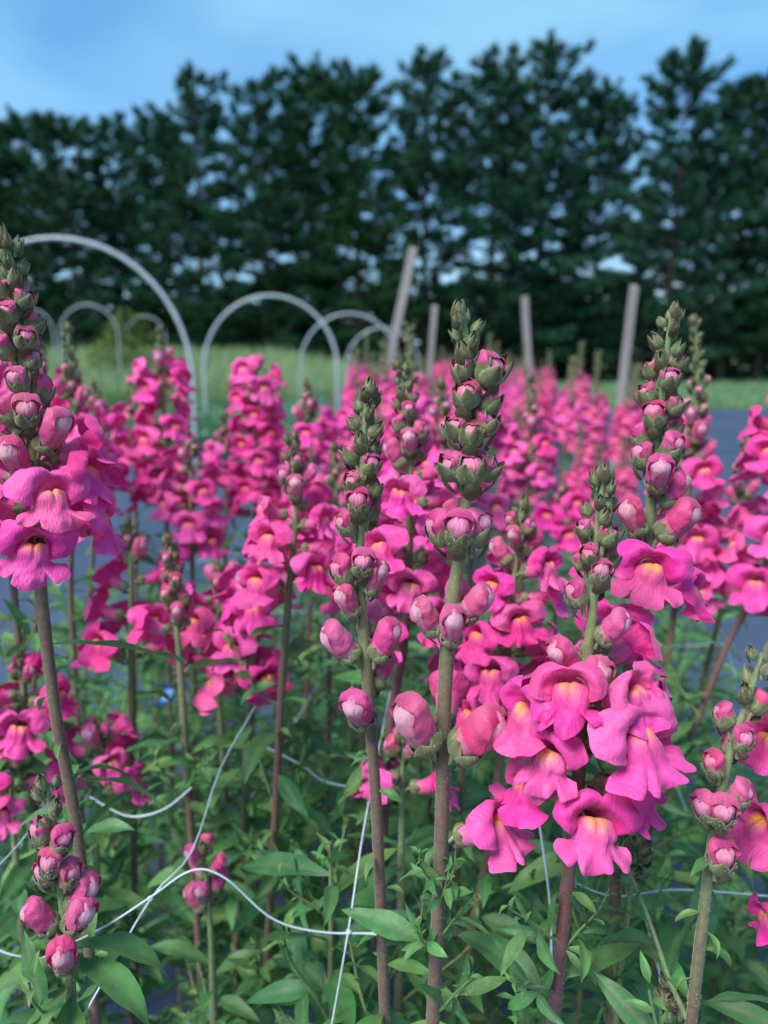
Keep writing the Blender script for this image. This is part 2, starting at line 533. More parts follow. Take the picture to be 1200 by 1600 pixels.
def bud_body(seed, L, r, lod=2, hood=True, size=1.0, pale=0.7):
    """closed flower bud: ovoid body with the upper lip folded over it like a hood"""
    rg = random.Random(seed)
    mb = MB()
    nu, nv = ((20, 12), (12, 7), (6, 4))[2 - lod]
    jig = rg.uniform(-0.15, 0.15)
    prof = [(0, 0.35), (.12, 0.75), (.35, 0.93), (.6, 1.0), (.82, 0.86), (.94, 0.55), (1, 0.05)] if hood else \
           [(0, 0.4), (.15, 0.8), (.45, 1.0), (.75, 0.90), (.92, 0.55), (1, 0.04)]

    def fb(u, v):
        phi = u * 2 * math.pi
        rr = r * curve1(prof, v) * (1 + 0.035 * math.cos(phi * 9))
        x = rr * 0.92 * math.sin(phi); z = rr * math.cos(phi) + (1.1 * v if hood else 0) + jig * v
        dn = 0.5 - 0.5 * math.cos(phi)
        if hood:
            c = mixc3(mixc3(PALE, CORAL, 0.62 + 0.25 * math.cos(phi * 9)), (0.80, 0.52, 0.58), pale * gauss(v - 0.86, 0.12) * (0.1 + dn))
            c = mixc3(c, SEP_L, 0.3 * (1 - v) ** 3)
        else:
            c = mixc3(mixc3(BLUSH, SEP_L, 0.45 * (1 - v)), mixc3(CORAL, PALE, 0.38), 0.4 + 0.55 * v)
        return Vector((x, L * v, z)), c
    mb.grid(nu, nv, fb, closed_u=True)
    if hood:
        def fh(u, v):
            q = 2 * u - 1
            phi = q * R(132) * (1 - 0.12 * v)
            s = lerp(0.40, 1.0 - 0.26 * abs(q) ** 3, v)
            rr = r * curve1(prof, min(s, 0.985)) * 1.04 + 0.35 + 1.5 * gauss(v - 0.72, 0.25) * (1 - abs(q) ** 2)
            rr += 0.10 * r * v ** 5 + 0.9 * v ** 6 * abs(q)
            x = rr * 0.97 * math.sin(phi); z = rr * math.cos(phi) + 1.1 * s + jig * s
            y = L * s * 1.03 + 1.0 * v
            e = max(0.0, (v - 0.72) / 0.28)
            z -= 0.62 * r * e ** 1.6 * (1 - q * q)
            y -= 0.10 * L * e ** 2 * (1 - 0.4 * q * q) - 1.4 * e * (1 - e)
            z -= 0.9 * gauss(q, 0.10) * v
            c = mixc3(CORAL, MAGENTA, 0.25)
            c = mixc3(c, PALE, 0.35 * gauss(v - .6, .3) * (1 - abs(q)))
            c = mixc3(c, (0.36, 0.015, 0.10), 0.8 * v ** 9)
            return Vector((x, y, z)), c
        mb.grid((22, 10, 5)[2 - lod], (9, 6, 3)[2 - lod], fh)
    nvv = []
    for (x, y, z) in mb.v:
        q = Vector((x, y, z))
        nn = mnoise.noise_vector(q * (1.6 / r) + Vector((seed * 2.3, 0, 0))) * (0.16 * r) + mnoise.noise_vector(Vector((x * 3.6, y * 1.0, z * 3.6)) * (1.0 / r) + Vector((0, seed, 0))) * (0.085 * r)
        nvv.append(tuple(q + nn * min(1.0, 0.2 + y / L)))
    mb.v = nvv
    mb.v = [(x * size, y * size, z * size) for x, y, z in mb.v]
    return mb


LEAF_A = (0.042, 0.165, 0.062)
LEAF_B = (0.130, 0.335, 0.080)
LEAF_MID = (0.13, 0.21, 0.10)


def leaf_mb(L, W, arch, fold, twist, seed, nv=9, tone=0.3):
    """lance-shaped leaf growing along +Y from the origin, upper side +Z; mm"""
    rg = random.Random(seed)
    mb = MB()
    p1, p2 = rg.uniform(0, 6), rg.uniform(0, 6)
    bend = rg.uniform(-0.12, 0.12)
    base = mixc3(LEAF_A, LEAF_B, tone)

    def f(u, v):
        q = 2 * u - 1
        wd = W / 2 * curve1([(0, 0.10), (.10, 0.30), (.30, 0.86), (.45, 1.0), (.65, 0.82), (.85, 0.40), (1, 0.01)], v)
        x = q * wd
        z = fold * abs(x) + 0.05 * W * math.sin(v * 11 + p1) * q * q * (1 if q > 0 else -1) + 0.025 * W * math.sin(v * 19 + p2) * abs(q)
        a = -arch * v
        y = L * (math.sin(arch * v) / arch if abs(arch) > 1e-3 else v)
        zz = L * ((math.cos(arch * v) - 1) / arch if abs(arch) > 1e-3 else 0)
        tw = twist * v
        x2 = x * math.cos(tw) - z * math.sin(tw); z2 = x * math.sin(tw) + z * math.cos(tw)
        p = Vector((x2 + bend * L * v * v, y + z2 * math.sin(-a) * 1.0, zz + z2 * math.cos(a)))
        c = mixc3(base, LEAF_MID, 0.85 * gauss(q, 0.16) * (1 - 0.6 * v) + 0.28 * abs(math.sin(v * 17 - abs(q) * 2.6)) ** 5 * (1 - v))
        return p, c
    mb.grid(4 if nv < 10 else 6, nv, f)
    return mb


def catmull(P, n):
    """n+1 points evenly in parameter along a Catmull-Rom spline through P"""
    out = []
    m = len(P) - 1
    for i in range(n + 1):
        s = i / n * m
        k = min(int(s), m - 1); t = s - k
        p0, p1, p2 = P[max(k - 1, 0)], P[k], P[k + 1]
        p3 = P[min(k + 2, m)]
        out.append(0.5 * ((2 * p1) + (p2 - p0) * t + (2 * p0 - 5 * p1 + 4 * p2 - p3) * t * t + (3 * p1 - p0 - 3 * p2 + p3) * t ** 3))
    return out


def frame(pos, az, pitch, roll=0.0, scale=1.0):
    """matrix with +Y pointing outward at azimuth az (0 = towards the camera, 90 = right), raised by pitch (degrees)"""
    a, p = R(az), R(pitch)
    o = Vector((math.sin(a), -math.cos(a), 0)); zw = Vector((0, 0, 1))
    y = o * math.cos(p) + zw * math.sin(p)
    z = -o * math.sin(p) + zw * math.cos(p)
    x = y.cross(z)
    m = Matrix((x, y, z)).transposed().to_4x4()
    if roll:
        m = m @ Matrix.Rotation(R(roll), 4, 'Y')
    if scale != 1.0:
        m = m @ Matrix.Scale(scale, 4)
    m.translation = pos
    return m


MMs = 0.001
# prototype meshes, shared by all copies
FL_HI = []      # (tube, upper lip, lower lip, calyx)
for k in range(10):
    t, u, lo = flower_parts(100 + k, (1.0, .95, .88, 1.0, .8, 1.0, .92, 1.0, .85, .97)[k], 2, (0.95, .9, .88, .97, .86, .93, .9, .98, .9, .94)[k])
    cx = calyx(200 + k, 5.2, 8.5, 2, 0.0, 16)
    FL_HI.append((t.mesh('tube', [M_PETAL], MMs), u.mesh('upper_lip', [M_PETAL], MMs), lo.mesh('lower_lip', [M_PETAL], MMs), cx.mesh('calyx', [M_CALYX, M_HAIR], MMs)))
EL_HI = []      # half-open flowers
for k in range(3):
    t, u, lo = flower_parts(130 + k, 0.25 + 0.12 * k, 2, 0.98)
    cx = calyx(230 + k, 5.2, 8.5, 2, 0.0, 16)
    EL_HI.append((t.mesh('tube', [M_PETAL], MMs), u.mesh('upper_lip', [M_PETAL], MMs), lo.mesh('lower_lip', [M_PETAL], MMs), cx.mesh('calyx', [M_CALYX, M_HAIR], MMs)))
CB_HI = []      # closed long buds (body, calyx)
for k in range(4):
    CB_HI.append((bud_body(300 + k, 25, 6.6, 2).mesh('bud_petal', [M_PETAL], MMs),
                  calyx(320 + k, 6.2, 8.5, 2, 0.1, 16).mesh('calyx', [M_CALYX, M_HAIR], MMs)))
BB_HI = []      # round buds peeping from the calyx
for k in range(4):
    BB_HI.append((bud_body(340 + k, 12.4, 4.5, 2, hood=True, pale=0.22).mesh('bud_petal', [M_PETAL], MMs),
                  calyx(360 + k, 4.7, 10.0, 2, 0.1, 16, brown=0.9).mesh('calyx', [M_CALYX, M_HAIR], MMs)))
GB_HI = []      # green buds with only a hint of pink
for k in range(4):
    GB_HI.append((bud_body(350 + k, 9.4, 4.3, 2, hood=True, pale=0.15).mesh('bud_petal', [M_PETAL], MMs),
                  calyx(370 + k, 4.9, 10.5, 2, -0.5, 16, brown=1.3).mesh('calyx', [M_CALYX, M_HAIR], MMs)))
AB_HI = []      # green tip buds, sepals only
for k in range(4):
    AB_HI.append(calyx(380 + k, 3.5, 10.5, 2, -1.6, 14, ped=3.0, brown=1.0).mesh('tip_bud', [M_CALYX, M_HAIR], MMs))


def joined_flower(seed, lod, op=1.0):
    mb = MB()
    for p in flower_parts(seed, op, lod, 0.98):
        mb.add(p)
    mb.add(calyx(seed + 7, 5.2, 8.5, lod), matmap=1)
    return mb


def joined_bud(seed, kind, lod):
    mb = MB()
    if kind == 'C':
        mb.add(bud_body(seed, 25, 6.6, lod)); mb.add(calyx(seed, 6.2, 8.5, lod), matmap=1)
    elif kind == 'B':
        mb.add(bud_body(seed, 12, 4.6, lod, hood=False)); mb.add(calyx(seed, 4.7, 10.0, lod, 0.1, brown=.8), matmap=1)
    else:
        mb.add(calyx(seed, 3.5, 10.5, lod, -1.6, ped=3.0, brown=1.0), matmap=1)
    return mb


FL_MID = [joined_flower(400 + k, 1).mesh('flower', [M_PETAL, M_CALYX], MMs) for k in range(5)]
CB_MID = [joined_bud(420 + k, 'C', 1).mesh('bud', [M_PETAL, M_CALYX], MMs) for k in range(3)]
BB_MID = [joined_bud(430 + k, 'B', 1).mesh('bud', [M_PETAL, M_CALYX], MMs) for k in range(3)]
AB_MID = [joined_bud(440 + k, 'A', 1).mesh('tip_bud', [M_PETAL, M_CALYX], MMs) for k in range(3)]
LEAVES = []
for k in range(10):
    LEAVES.append(leaf_mb(U(44, 66), U(11, 18), U(0.3, 1.3), U(0.15, 0.5), U(-0.6, 0.6), 500 + k, nv=12, tone=U(0.0, 1.0)).mesh('leaf', [M_LEAF], MMs))
LEAVES_S = []
for k in range(6):
    LEAVES_S.append(leaf_mb(U(16, 28), U(4.5, 7.5), U(0.2, 1.6), U(0.2, 0.6), U(-0.7, 0.7), 540 + k, nv=6, tone=U(0.5, 1.0)).mesh('leaf', [M_LEAF], MMs))
# ==== END PIECES ====


# ------------------------------------------------------------------ ground, fabric, field
def sheet(name, x0, x1, y0, y1, z, mat, nx=1, ny=1, hump=None):
    mb = MB()
    def f(u, v):
        x, y = lerp(x0, x1, u), lerp(y0, y1, v)
        return Vector((x, y, z + (hump(x, y) if hump else 0))), (0.05, 0.08, 0.03)
    mb.grid(nx, ny, f)
    return obj(name, mb.mesh(name, [mat]), kind='structure')


M_GROUND = mat_plain('field_soil_grass', (0.07, 0.13, 0.05), 0.9, (0.12, 0.20, 0.08), scale=0.9, bump=0.4)
M_FABRIC = mat_fabric()
sheet('ground', -600, 600, -400, 900, 0.0, M_GROUND)
def bank_h(x, y):
    a = max(0.0, min(1.0, (y - 17.5) / 20.0)); a = a * a * (3 - 2 * a)
    b = max(0.0, min(1.0, (3.0 - x) / 9.0)); b = b * b * (3 - 2 * b)
    return 1.35 * a * b
sheet('grass_bank', -70, 8, 17.6, 90, -0.03, M_GROUND, 40, 40, hump=lambda x, y: bank_h(x, y))
sheet('landscape_fabric', -7.0, 9.0, -2.5, 17.5, 0.012, M_FABRIC, 110, 130,
      hump=lambda x, y: 0.014 * mnoise.noise(Vector((x * 1.7, y * 1.1, 0.3))) + 0.012 * abs(mnoise.noise(Vector((x * 3.4, y * 1.3, 7.3)))) + 0.010)

# bed runs away from the camera, slightly to the right
BED_K = 0.15
def bed_x(y, off):
    return -0.18 + BED_K * y + off


# ------------------------------------------------------------------ pine trees along the far edge
M_NEEDLE = mat_green('pine_needles', trans=0.12, rough=0.6, bump=0.0, bscale=3, vlo=0.7, vhi=1.3, spec=0.2)
M_BARK = mat_plain('pine_bark', (0.055, 0.042, 0.034), 0.9, (0.11, 0.09, 0.075), scale=6, bump=0.5, stretch=(1, 1, 0.25))


def pine_meshes(seed, H=17.0, z0=2.2, rad=3.4, dens=1.0, top=0.7):
    rg = random.Random(seed)
    tr, cr = MB(), MB()
    lean = rg.uniform(-0.25, 0.25)
    tp = [Vector((lean * (t ** 2) * 1.4, 0.2 * math.sin(t * 3 + seed), H * t * 0.985)) for t in [k / 9 for k in range(10)]]
    tr.tube(tp, lambda t: 0.24 * (1 - t) ** 0.8 + 0.015, lambda t: (0.1, 0.08, 0.06), seg=8)
    z = z0
    while z < H - 0.2:
        t = z / H
        prof = (1 - t) ** top * (0.55 + 0.45 * min(1, (z - z0) / (0.25 * H) + 0.35))
        nb = rg.randint(4, 6)
        a0 = rg.uniform(0, 6.28)
        for b in range(nb):
            if rg.random() < 0.10:
                continue
            a = a0 + 2 * math.pi * b / nb + rg.uniform(-0.35, 0.35)
            L = max(0.35, rad * prof * rg.choice((0.55, 0.8, 1.0, 1.0, 1.15, 1.3)))
            rise = lerp(0.05, 0.75, t) + rg.uniform(-0.12, 0.15)
            base = Vector((lean * t * t * 1.4, 0, z))
            d = Vector((math.cos(a), math.sin(a), 0))
            P = []
            for q in range(5):
                s = q / 4
                P.append(base + d * (L * s) + Vector((0, 0, L * (rise * s - 0.25 * s * s + 0.18 * s ** 3))))
            tr.tube(P, lambda s: 0.05 * (1 - s) * (1 - t * .6) + 0.008, lambda s: (0.1, 0.08, 0.06), seg=4)
            nt = int((5 + L * 9) * dens)
            for k in range(nt):
                s = rg.uniform(0.18, 1.0) ** 0.75
                i = min(3, int(s * 4)); x = s * 4 - i
                p = P[i].lerp(P[i + 1], x)
                side = Vector((-d.y, d.x, 0)) * rg.uniform(-1, 1) * L * 0.30 * (1.15 - s)
                p = p + side + Vector((0, 0, rg.uniform(-0.10, 0.22)))
                g = rg.uniform(0.0, 1.0)
                col = mixc3((0.012, 0.060, 0.036), (0.038, 0.120, 0.058), g)
                dirb = (d * 0.7 + side * 0.8 + Vector((0, 0, 0.5))).normalized()
                for _ in range(15):
                    dd = (dirb + Vector((rg.uniform(-1, 1), rg.uniform(-1, 1), rg.uniform(-0.7, 0.9)))).normalized()
                    ln = rg.uniform(0.28, 0.62)
                    sd = dd.cross(Vector((rg.uniform(-1, 1), rg.uniform(-1, 1), rg.uniform(-1, 1)))).normalized() * rg.uniform(0.024, 0.046)
                    cr.tri(p - sd, p + sd, p + dd * ln, col)
        z += rg.uniform(0.38, 0.68)
    # leader shoot
    for _ in range(40):
        p = Vector((lean * 1.4 + rg.uniform(-.05, .05), 0, H - rg.uniform(0, 0.7)))
        dd = Vector((rg.uniform(-.7, .7), rg.uniform(-.7, .7), 1)).normalized()
        sd = dd.cross(Vector((1, 0.3, 0))).normalized() * 0.03
        cr.tri(p - sd, p + sd, p + dd * 0.3, (0.03, 0.07, 0.035))
    return tr.mesh('trunk', [M_BARK]), cr.mesh('crown', [M_NEEDLE], smooth=False)


PINES = [pine_meshes(61, 17, 1.6, 4.6, 0.92, 0.50), pine_meshes(62, 17, 1.8, 4.2, 0.86, 0.44), pine_meshes(63, 17, 1.2, 5.2, 0.92, 0.5),
         pine_meshes(64, 17, 2.4, 4.0, 0.76, 0.40)]
THICK = [pine_meshes(71, 15, 0.3, 6.4, 1.2, 0.42), pine_meshes(72, 15, 0.3, 6.0, 1.2, 0.45)]


def pine(px, top_y, dist, proto, label, group, rot, widen=1.0):
    H = at(px, top_y, dist).z
    base = at(px, 590, dist)
    tr, cr = proto
    h0 = max(v.co.z for v in tr.vertices) if False else (17.0 if proto in PINES else 15.0)
    s = H / h0
    t = thing('pine_tree', (base.x, dist, 0), label, 'tree', group)
    m = Matrix.Rotation(rot, 4, 'Z') @ Matrix.Diagonal((s * widen, s * widen, s, 1))
    obj('trunk', tr, t, m); obj('crown', cr, t, m)


FRONT = [(-150, 150, 45, 'tall pine standing outside the tree line near the far hoops'),
         (-60, 175, 44, 'pine at the extreme end of the tree line behind the largest hoop'),
         (22, 196, 46, 'short pine above the apex of the largest white hoop'),
         (66, 180, 47, 'thin spiky pine above the largest hoop, second in the tree line'),
         (130, 186, 45, 'rounded lower pine between two thin spiky ones above the big hoop'),
         (196, 184, 47, 'thin low pine just before the step up in the skyline'),
         (262, 185, 46, 'pine on the flank of the taller dense pines, above the low hoops'),
         (325, 124, 45, 'broad pine where the skyline steps up, above the middle hoop'),
         (415, 136, 44, 'dense dark pine straight above the middle white hoop'),
         (492, 104, 46, 'pointed pine above the smaller pair of hoops'),
         (562, 106, 44, 'dark pine behind the leaning grey stake'),
         (662, 92, 46, 'pine with a feathery split top above the tallest bud spike'),
         (765, 96, 45, 'dense pine above the thin upright stake'),
         (842, 80, 46, 'tall feathery pine with sky showing through its middle'),
         (925, 140, 48, 'low sparse pine in the bright notch of the skyline'),
         (1040, 74, 44, 'tallest broad pine with rounded dark top above the right stake'),
         (1118, 126, 46, 'shorter pine beside the tallest rounded pine'),
         (1185, 108, 45, 'dark pine at the picture edge behind the right flower spikes'),
         (1270, 110, 46, 'pine just past the picture edge at the end of the tree line')]
for k, (px, ty, dist, lab) in enumerate(FRONT):
    pine(px, ty, dist, PINES[(k * 3 + k // 4) % 4], lab, 'pine trees of the windbreak', RNG.uniform(0, 6.28), U(0.85, 1.1))
for k in range(34):
    px = -160 + k * 44 + U(-15, 15)
    pine(px, U(430, 500), U(50, 62), THICK[k % 2], 'low bushy pine filling gaps behind the tall windbreak pines ' + ('beyond the hoops' if px < 330 else 'behind the leaning stake' if px < 760 else 'beyond the blue fabric path'), 'low bushy pines behind the windbreak', RNG.uniform(0, 6.28), U(1.1, 1.5))

# ------------------------------------------------------------------ field beyond the fabric: tall grass, crop beds, shrub
M_GRASS = mat_green('field_grass', trans=0.3, rough=0.6, bump=0.0, bscale=2, vlo=0.8, vhi=1.2, spec=0.25)


def blades(n, xr, yr, hgt, wid, cols, seed, name, label, dens=None):
    rg = random.Random(seed)
    mb = MB()
    for _ in range(n):
        y = yr[0] + (yr[1] - yr[0]) * rg.random() ** 1.5
        x = rg.uniform(*xr(y))
        if dens and mnoise.noise(Vector((x * dens, y * dens, seed))) < -0.15 and rg.random() < 0.8:
            continue
        h = hgt * rg.uniform(0.5, 1.25) * (1 + 0.3 * mnoise.noise(Vector((x * .4, y * .4, 1.0))))
        a = rg.uniform(0, 6.28)
        s = Vector((math.cos(a), math.sin(a), 0)) * wid * rg.uniform(0.6, 1.3)
        b = Vector((x, y, bank_h(x, y) - 0.02)); t = b + Vector((rg.uniform(-.4, .4) * h, rg.uniform(-.4, .4) * h, h))
        c = mixc3(cols[0], cols[1], rg.random() * 0.6 + 0.4 * (0.5 + 0.5 * mnoise.noise(Vector((x * .3, y * .3, 4)))))
        mb.tri(b - s, b + s, t, c)
    o = obj(name, mb.mesh(name, [M_GRASS], smooth=False), kind='stuff', label=label, category='grass')
    return o


blades(26000, lambda y: (-0.62 * y - 3, -0.02 * y + 1.0), (19, 42), 0.62, 0.028, ((0.15, 0.28, 0.15), (0.34, 0.44, 0.20)), 5, 'meadow_grass',
       'yellow green tall grass in front of the pines beyond the hoops', 0.25)
blades(16000, lambda y: (-0.02 * y + 1.0, 0.62 * y + 3), (18, 42), 0.28, 0.028, ((0.10, 0.24, 0.12), (0.20, 0.36, 0.17)), 6, 'mown_grass',
       'short blue green grass strip in front of the pines beyond the fabric')


def crop(name, label, x_of, halfw, y0, y1, h, n, cols, seed):
    rg = random.Random(seed)
    mb = MB()
    for _ in range(n):
        y = y0 + (y1 - y0) * rg.random() ** 1.3
        o = rg.uniform(-1, 1)
        x = x_of(y) + o * halfw
        zt = h * (1 - 0.45 * o * o) * (0.8 + 0.4 * mnoise.noise(Vector((x * 2, y * 2, 2))))
        p = Vector((x, y, rg.uniform(0.1, 1.0) ** 0.6 * zt))
        L = rg.uniform(0.05, 0.11)
        d = Vector((rg.uniform(-1, 1), rg.uniform(-1, 1), rg.uniform(-0.1, 0.9))).normalized()
        s = d.cross(Vector((0.2, 0.1, 1))).normalized() * L * 0.3
        c = mixc3(cols[0], cols[1], rg.random())
        mb.tri(p - d * L * .5, p + s, p + d * L * .5, c); mb.tri(p - d * L * .5, p + d * L * .5, p - s, c)
    return obj(name, mb.mesh(name, [M_GRASS], smooth=False), kind='stuff', label=label, category='crop')


TUN_X = lambda y: -2.92 + 0.118 * y
crop('tunnel_crop', 'blue green leafy crop growing in the bed under the white hoops', TUN_X, 0.95, 8.2, 19, 0.50, 14000, ((0.08, 0.22, 0.13), (0.15, 0.33, 0.20)), 8)
crop('outer_crop', 'green leafy crop bed beyond the hoops', lambda y: -5.6 + 0.118 * y, 0.9, 8.5, 19, 0.45, 8000, ((0.08, 0.21, 0.09), (0.17, 0.32, 0.13)), 9)
crop('far_crop', 'leafy crop bed furthest from the snapdragons', lambda y: -8.3 + 0.118 * y, 0.9, 10, 20, 0.45, 6000, ((0.06, 0.14, 0.05), (0.15, 0.25, 0.08)), 10)

for (px, py, dist, hh, ww, lab) in ((190, 480, 27, 0.0, 1.3, 'yellow green shrub beyond the small far hoops'),):
    rg = random.Random(int(px))
    top = at(px, py, dist)
    gz = bank_h(top.x, dist) - 0.05
    t = thing('shrub', (top.x, dist, gz), lab, 'shrub'); top.z -= gz
    fb, sb = MB(), MB()
    for _ in range(1500):
        a, e, rr = rg.uniform(0, 6.28), rg.random(), rg.random() ** 0.4
        p = Vector((math.cos(a) * ww * rr * math.sin(math.pi * (0.25 + .7 * e)), math.sin(a) * ww * rr * math.sin(math.pi * (0.25 + .7 * e)), top.z * (0.12 + 0.86 * e) * (0.8 + 0.2 * math.sin(a * 3))))
        d = Vector((rg.uniform(-1, 1), rg.uniform(-1, 1), rg.uniform(-.3, 1))).normalized() * 0.16
        s = d.cross(Vector((.3, .1, 1))).normalized() * 0.06
        fb.tri(p - s, p + s, p + d, mixc3((0.09, 0.17, 0.04), (0.18, 0.27, 0.07), rg.random()))
    for k in range(5):
        a = k * 1.26
        sb.tube([Vector((0, 0, 0)), Vector((math.cos(a) * .3, math.sin(a) * .3, top.z * .4)), Vector((math.cos(a) * .6, math.sin(a) * .6, top.z * .8))], lambda t: 0.03 * (1 - .7 * t), lambda t: (.1, .08, .05), seg=5)
    obj('crown', fb.mesh('crown', [M_GRASS], smooth=False), t); obj('stem', sb.mesh('stem', [M_BARK]), t)

# ------------------------------------------------------------------ tunnel hoops
M_PVC = mat_plain('white_plastic_pipe', (0.30, 0.37, 0.40), 0.22, (0.40, 0.46, 0.49), scale=20, spec=0.5)


def hoop(cpx, apex_y, wpx, dist, label, thick=0.019, lean=0.0):
    c = at(cpx, apex_y, dist)
    half = wpx / 2 / FPX * dist / (math.cos(PITCH) + (800 - apex_y) / FPX * math.sin(PITCH)) * 1.0
    t = thing('tunnel_hoop', (c.x, dist, 0), label, 'hoop', 'pipe hoops over the crop beds')
    top = c.z
    zs = top - half * 1.06
    P = [Vector((-half * 0.97, 0, -0.05)), Vector((-half, 0, zs * 0.5))]
    for k in range(25):
        a = math.pi - math.pi * k / 24
        P.append(Vector((half * math.cos(a), lean * math.sin(a), zs + half * 1.06 * math.sin(a))))
    P += [Vector((half, 0, zs * 0.5)), Vector((half * 0.97, 0, -0.05))]
    obj('pipe', MB().tube(P, lambda t: thick, lambda t: (0.4, 0.45, 0.5), seg=10, cap=True).mesh('pipe', [M_PVC]), t)
    for sgn in (-1, 1):
        obj('ground_sleeve', MB().tube([Vector((sgn * half * 0.97, 0, 0)), Vector((sgn * half * .98, 0, 0.22))], lambda t: thick * 1.3, lambda t: (.3, .3, .3), seg=8, cap=True).mesh('ground_sleeve', [M_PVC]), t)


hoop(75, 368, 432, 5.3, 'largest and nearest white pipe hoop, arching behind the front flower spikes', 0.0145, 0.1)
hoop(420, 461, 212, 10.8, 'middle white pipe hoop, complete arch between the tall stake and the largest hoop', 0.022, 0.1)
hoop(546, 490, 156, 14.6, 'white pipe hoop whose foot overlaps the middle hoop', 0.022)
hoop(598, 512, 116, 18.5, 'small white pipe hoop straddling the foot of the leaning stake', 0.022)
hoop(136, 476, 92, 25, 'small far hoop seen inside the arch of the largest hoop', 0.026)
hoop(48, 484, 66, 29, 'small far hoop nearest the picture edge under the largest hoop', 0.026)
hoop(226, 494, 62, 30, 'smallest far hoop beside the leg of the largest hoop', 0.026)

# ------------------------------------------------------------------ stakes
M_WOOD = mat_plain('weathered_wood', (0.20, 0.19, 0.18), 0.85, (0.36, 0.34, 0.32), scale=14, bump=0.5, stretch=(1, 1, 0.08))


def stake(top, low, dist, width, label):
    a, b = at(*top, dist), at(*low, dist)
    d = (a - b).normalized()
    g = b + d * ((-0.1 - b.z) / d.z)
    L = (a - g).length
    t = thing('garden_stake', (g.x, g.y, g.z), label, 'stake', 'weathered wooden stakes along the flower bed')
    mb = MB()
    h = width / 2
    n = 14
    rg = random.Random(int(top[0]))
    def ring(k):
        z = L * k / n
        j = rg.uniform(-.03, .03) * width
        sc = 0.35 if k == 0 else 1.0
        return [(sx * h * sc + j, sy * h * sc * 0.8 + j, z + (0.006 * sx if k == n else 0)) for sx, sy in ((-1, -1), (-.8, -1.1), (.8, -1.1), (1, -1), (1.0, .9), (.85, 1.05), (-.85, 1.05), (-1, .9))]
    for k in range(n + 1):
        for p in ring(k):
            mb.v.append(p); mb.c.append((.3, .3, .3))
    for k in range(n):
        for q in range(8):
            q2 = (q + 1) % 8
            mb.f.append((k * 8 + q, k * 8 + q2, k * 8 + 8 + q2, k * 8 + 8 + q)); mb.m.append(0)
    mb.f.append(tuple(n * 8 + q for q in range(8))); mb.m.append(0)
    mb.f.append(tuple(reversed(range(8)))); mb.m.append(0)
    o = obj('post', mb.mesh('post', [M_WOOD], smooth=False), t, d.to_track_quat('Z', 'Y').to_matrix().to_4x4())
    nail = MB().tube([Vector((0, -h - 0.004, L - 0.05)), Vector((0, -h + 0.01, L - 0.05))], lambda t: 0.003, lambda t: (.1, .1, .1), seg=6, cap=True)
    obj('nail', nail.mesh('nail', [M_BARK]), o)


stake((646, 387), (612, 545), 4.2, 0.052, 'leaning grey wooden stake, tallest of the stakes')
stake((679, 478), (674, 548), 5.6, 0.045, 'short stake half hidden behind pink spikes beside the leaning stake')
stake((820, 464), (824, 545), 4.8, 0.046, 'thin upright grey stake rising from the middle of the far flowers')
stake((991, 447), (970, 620), 3.2, 0.034, 'grey stake at the bed edge next to the blue fabric path')

# ------------------------------------------------------------------ plants
HUE = {'hi': 2, 'mid': 1}


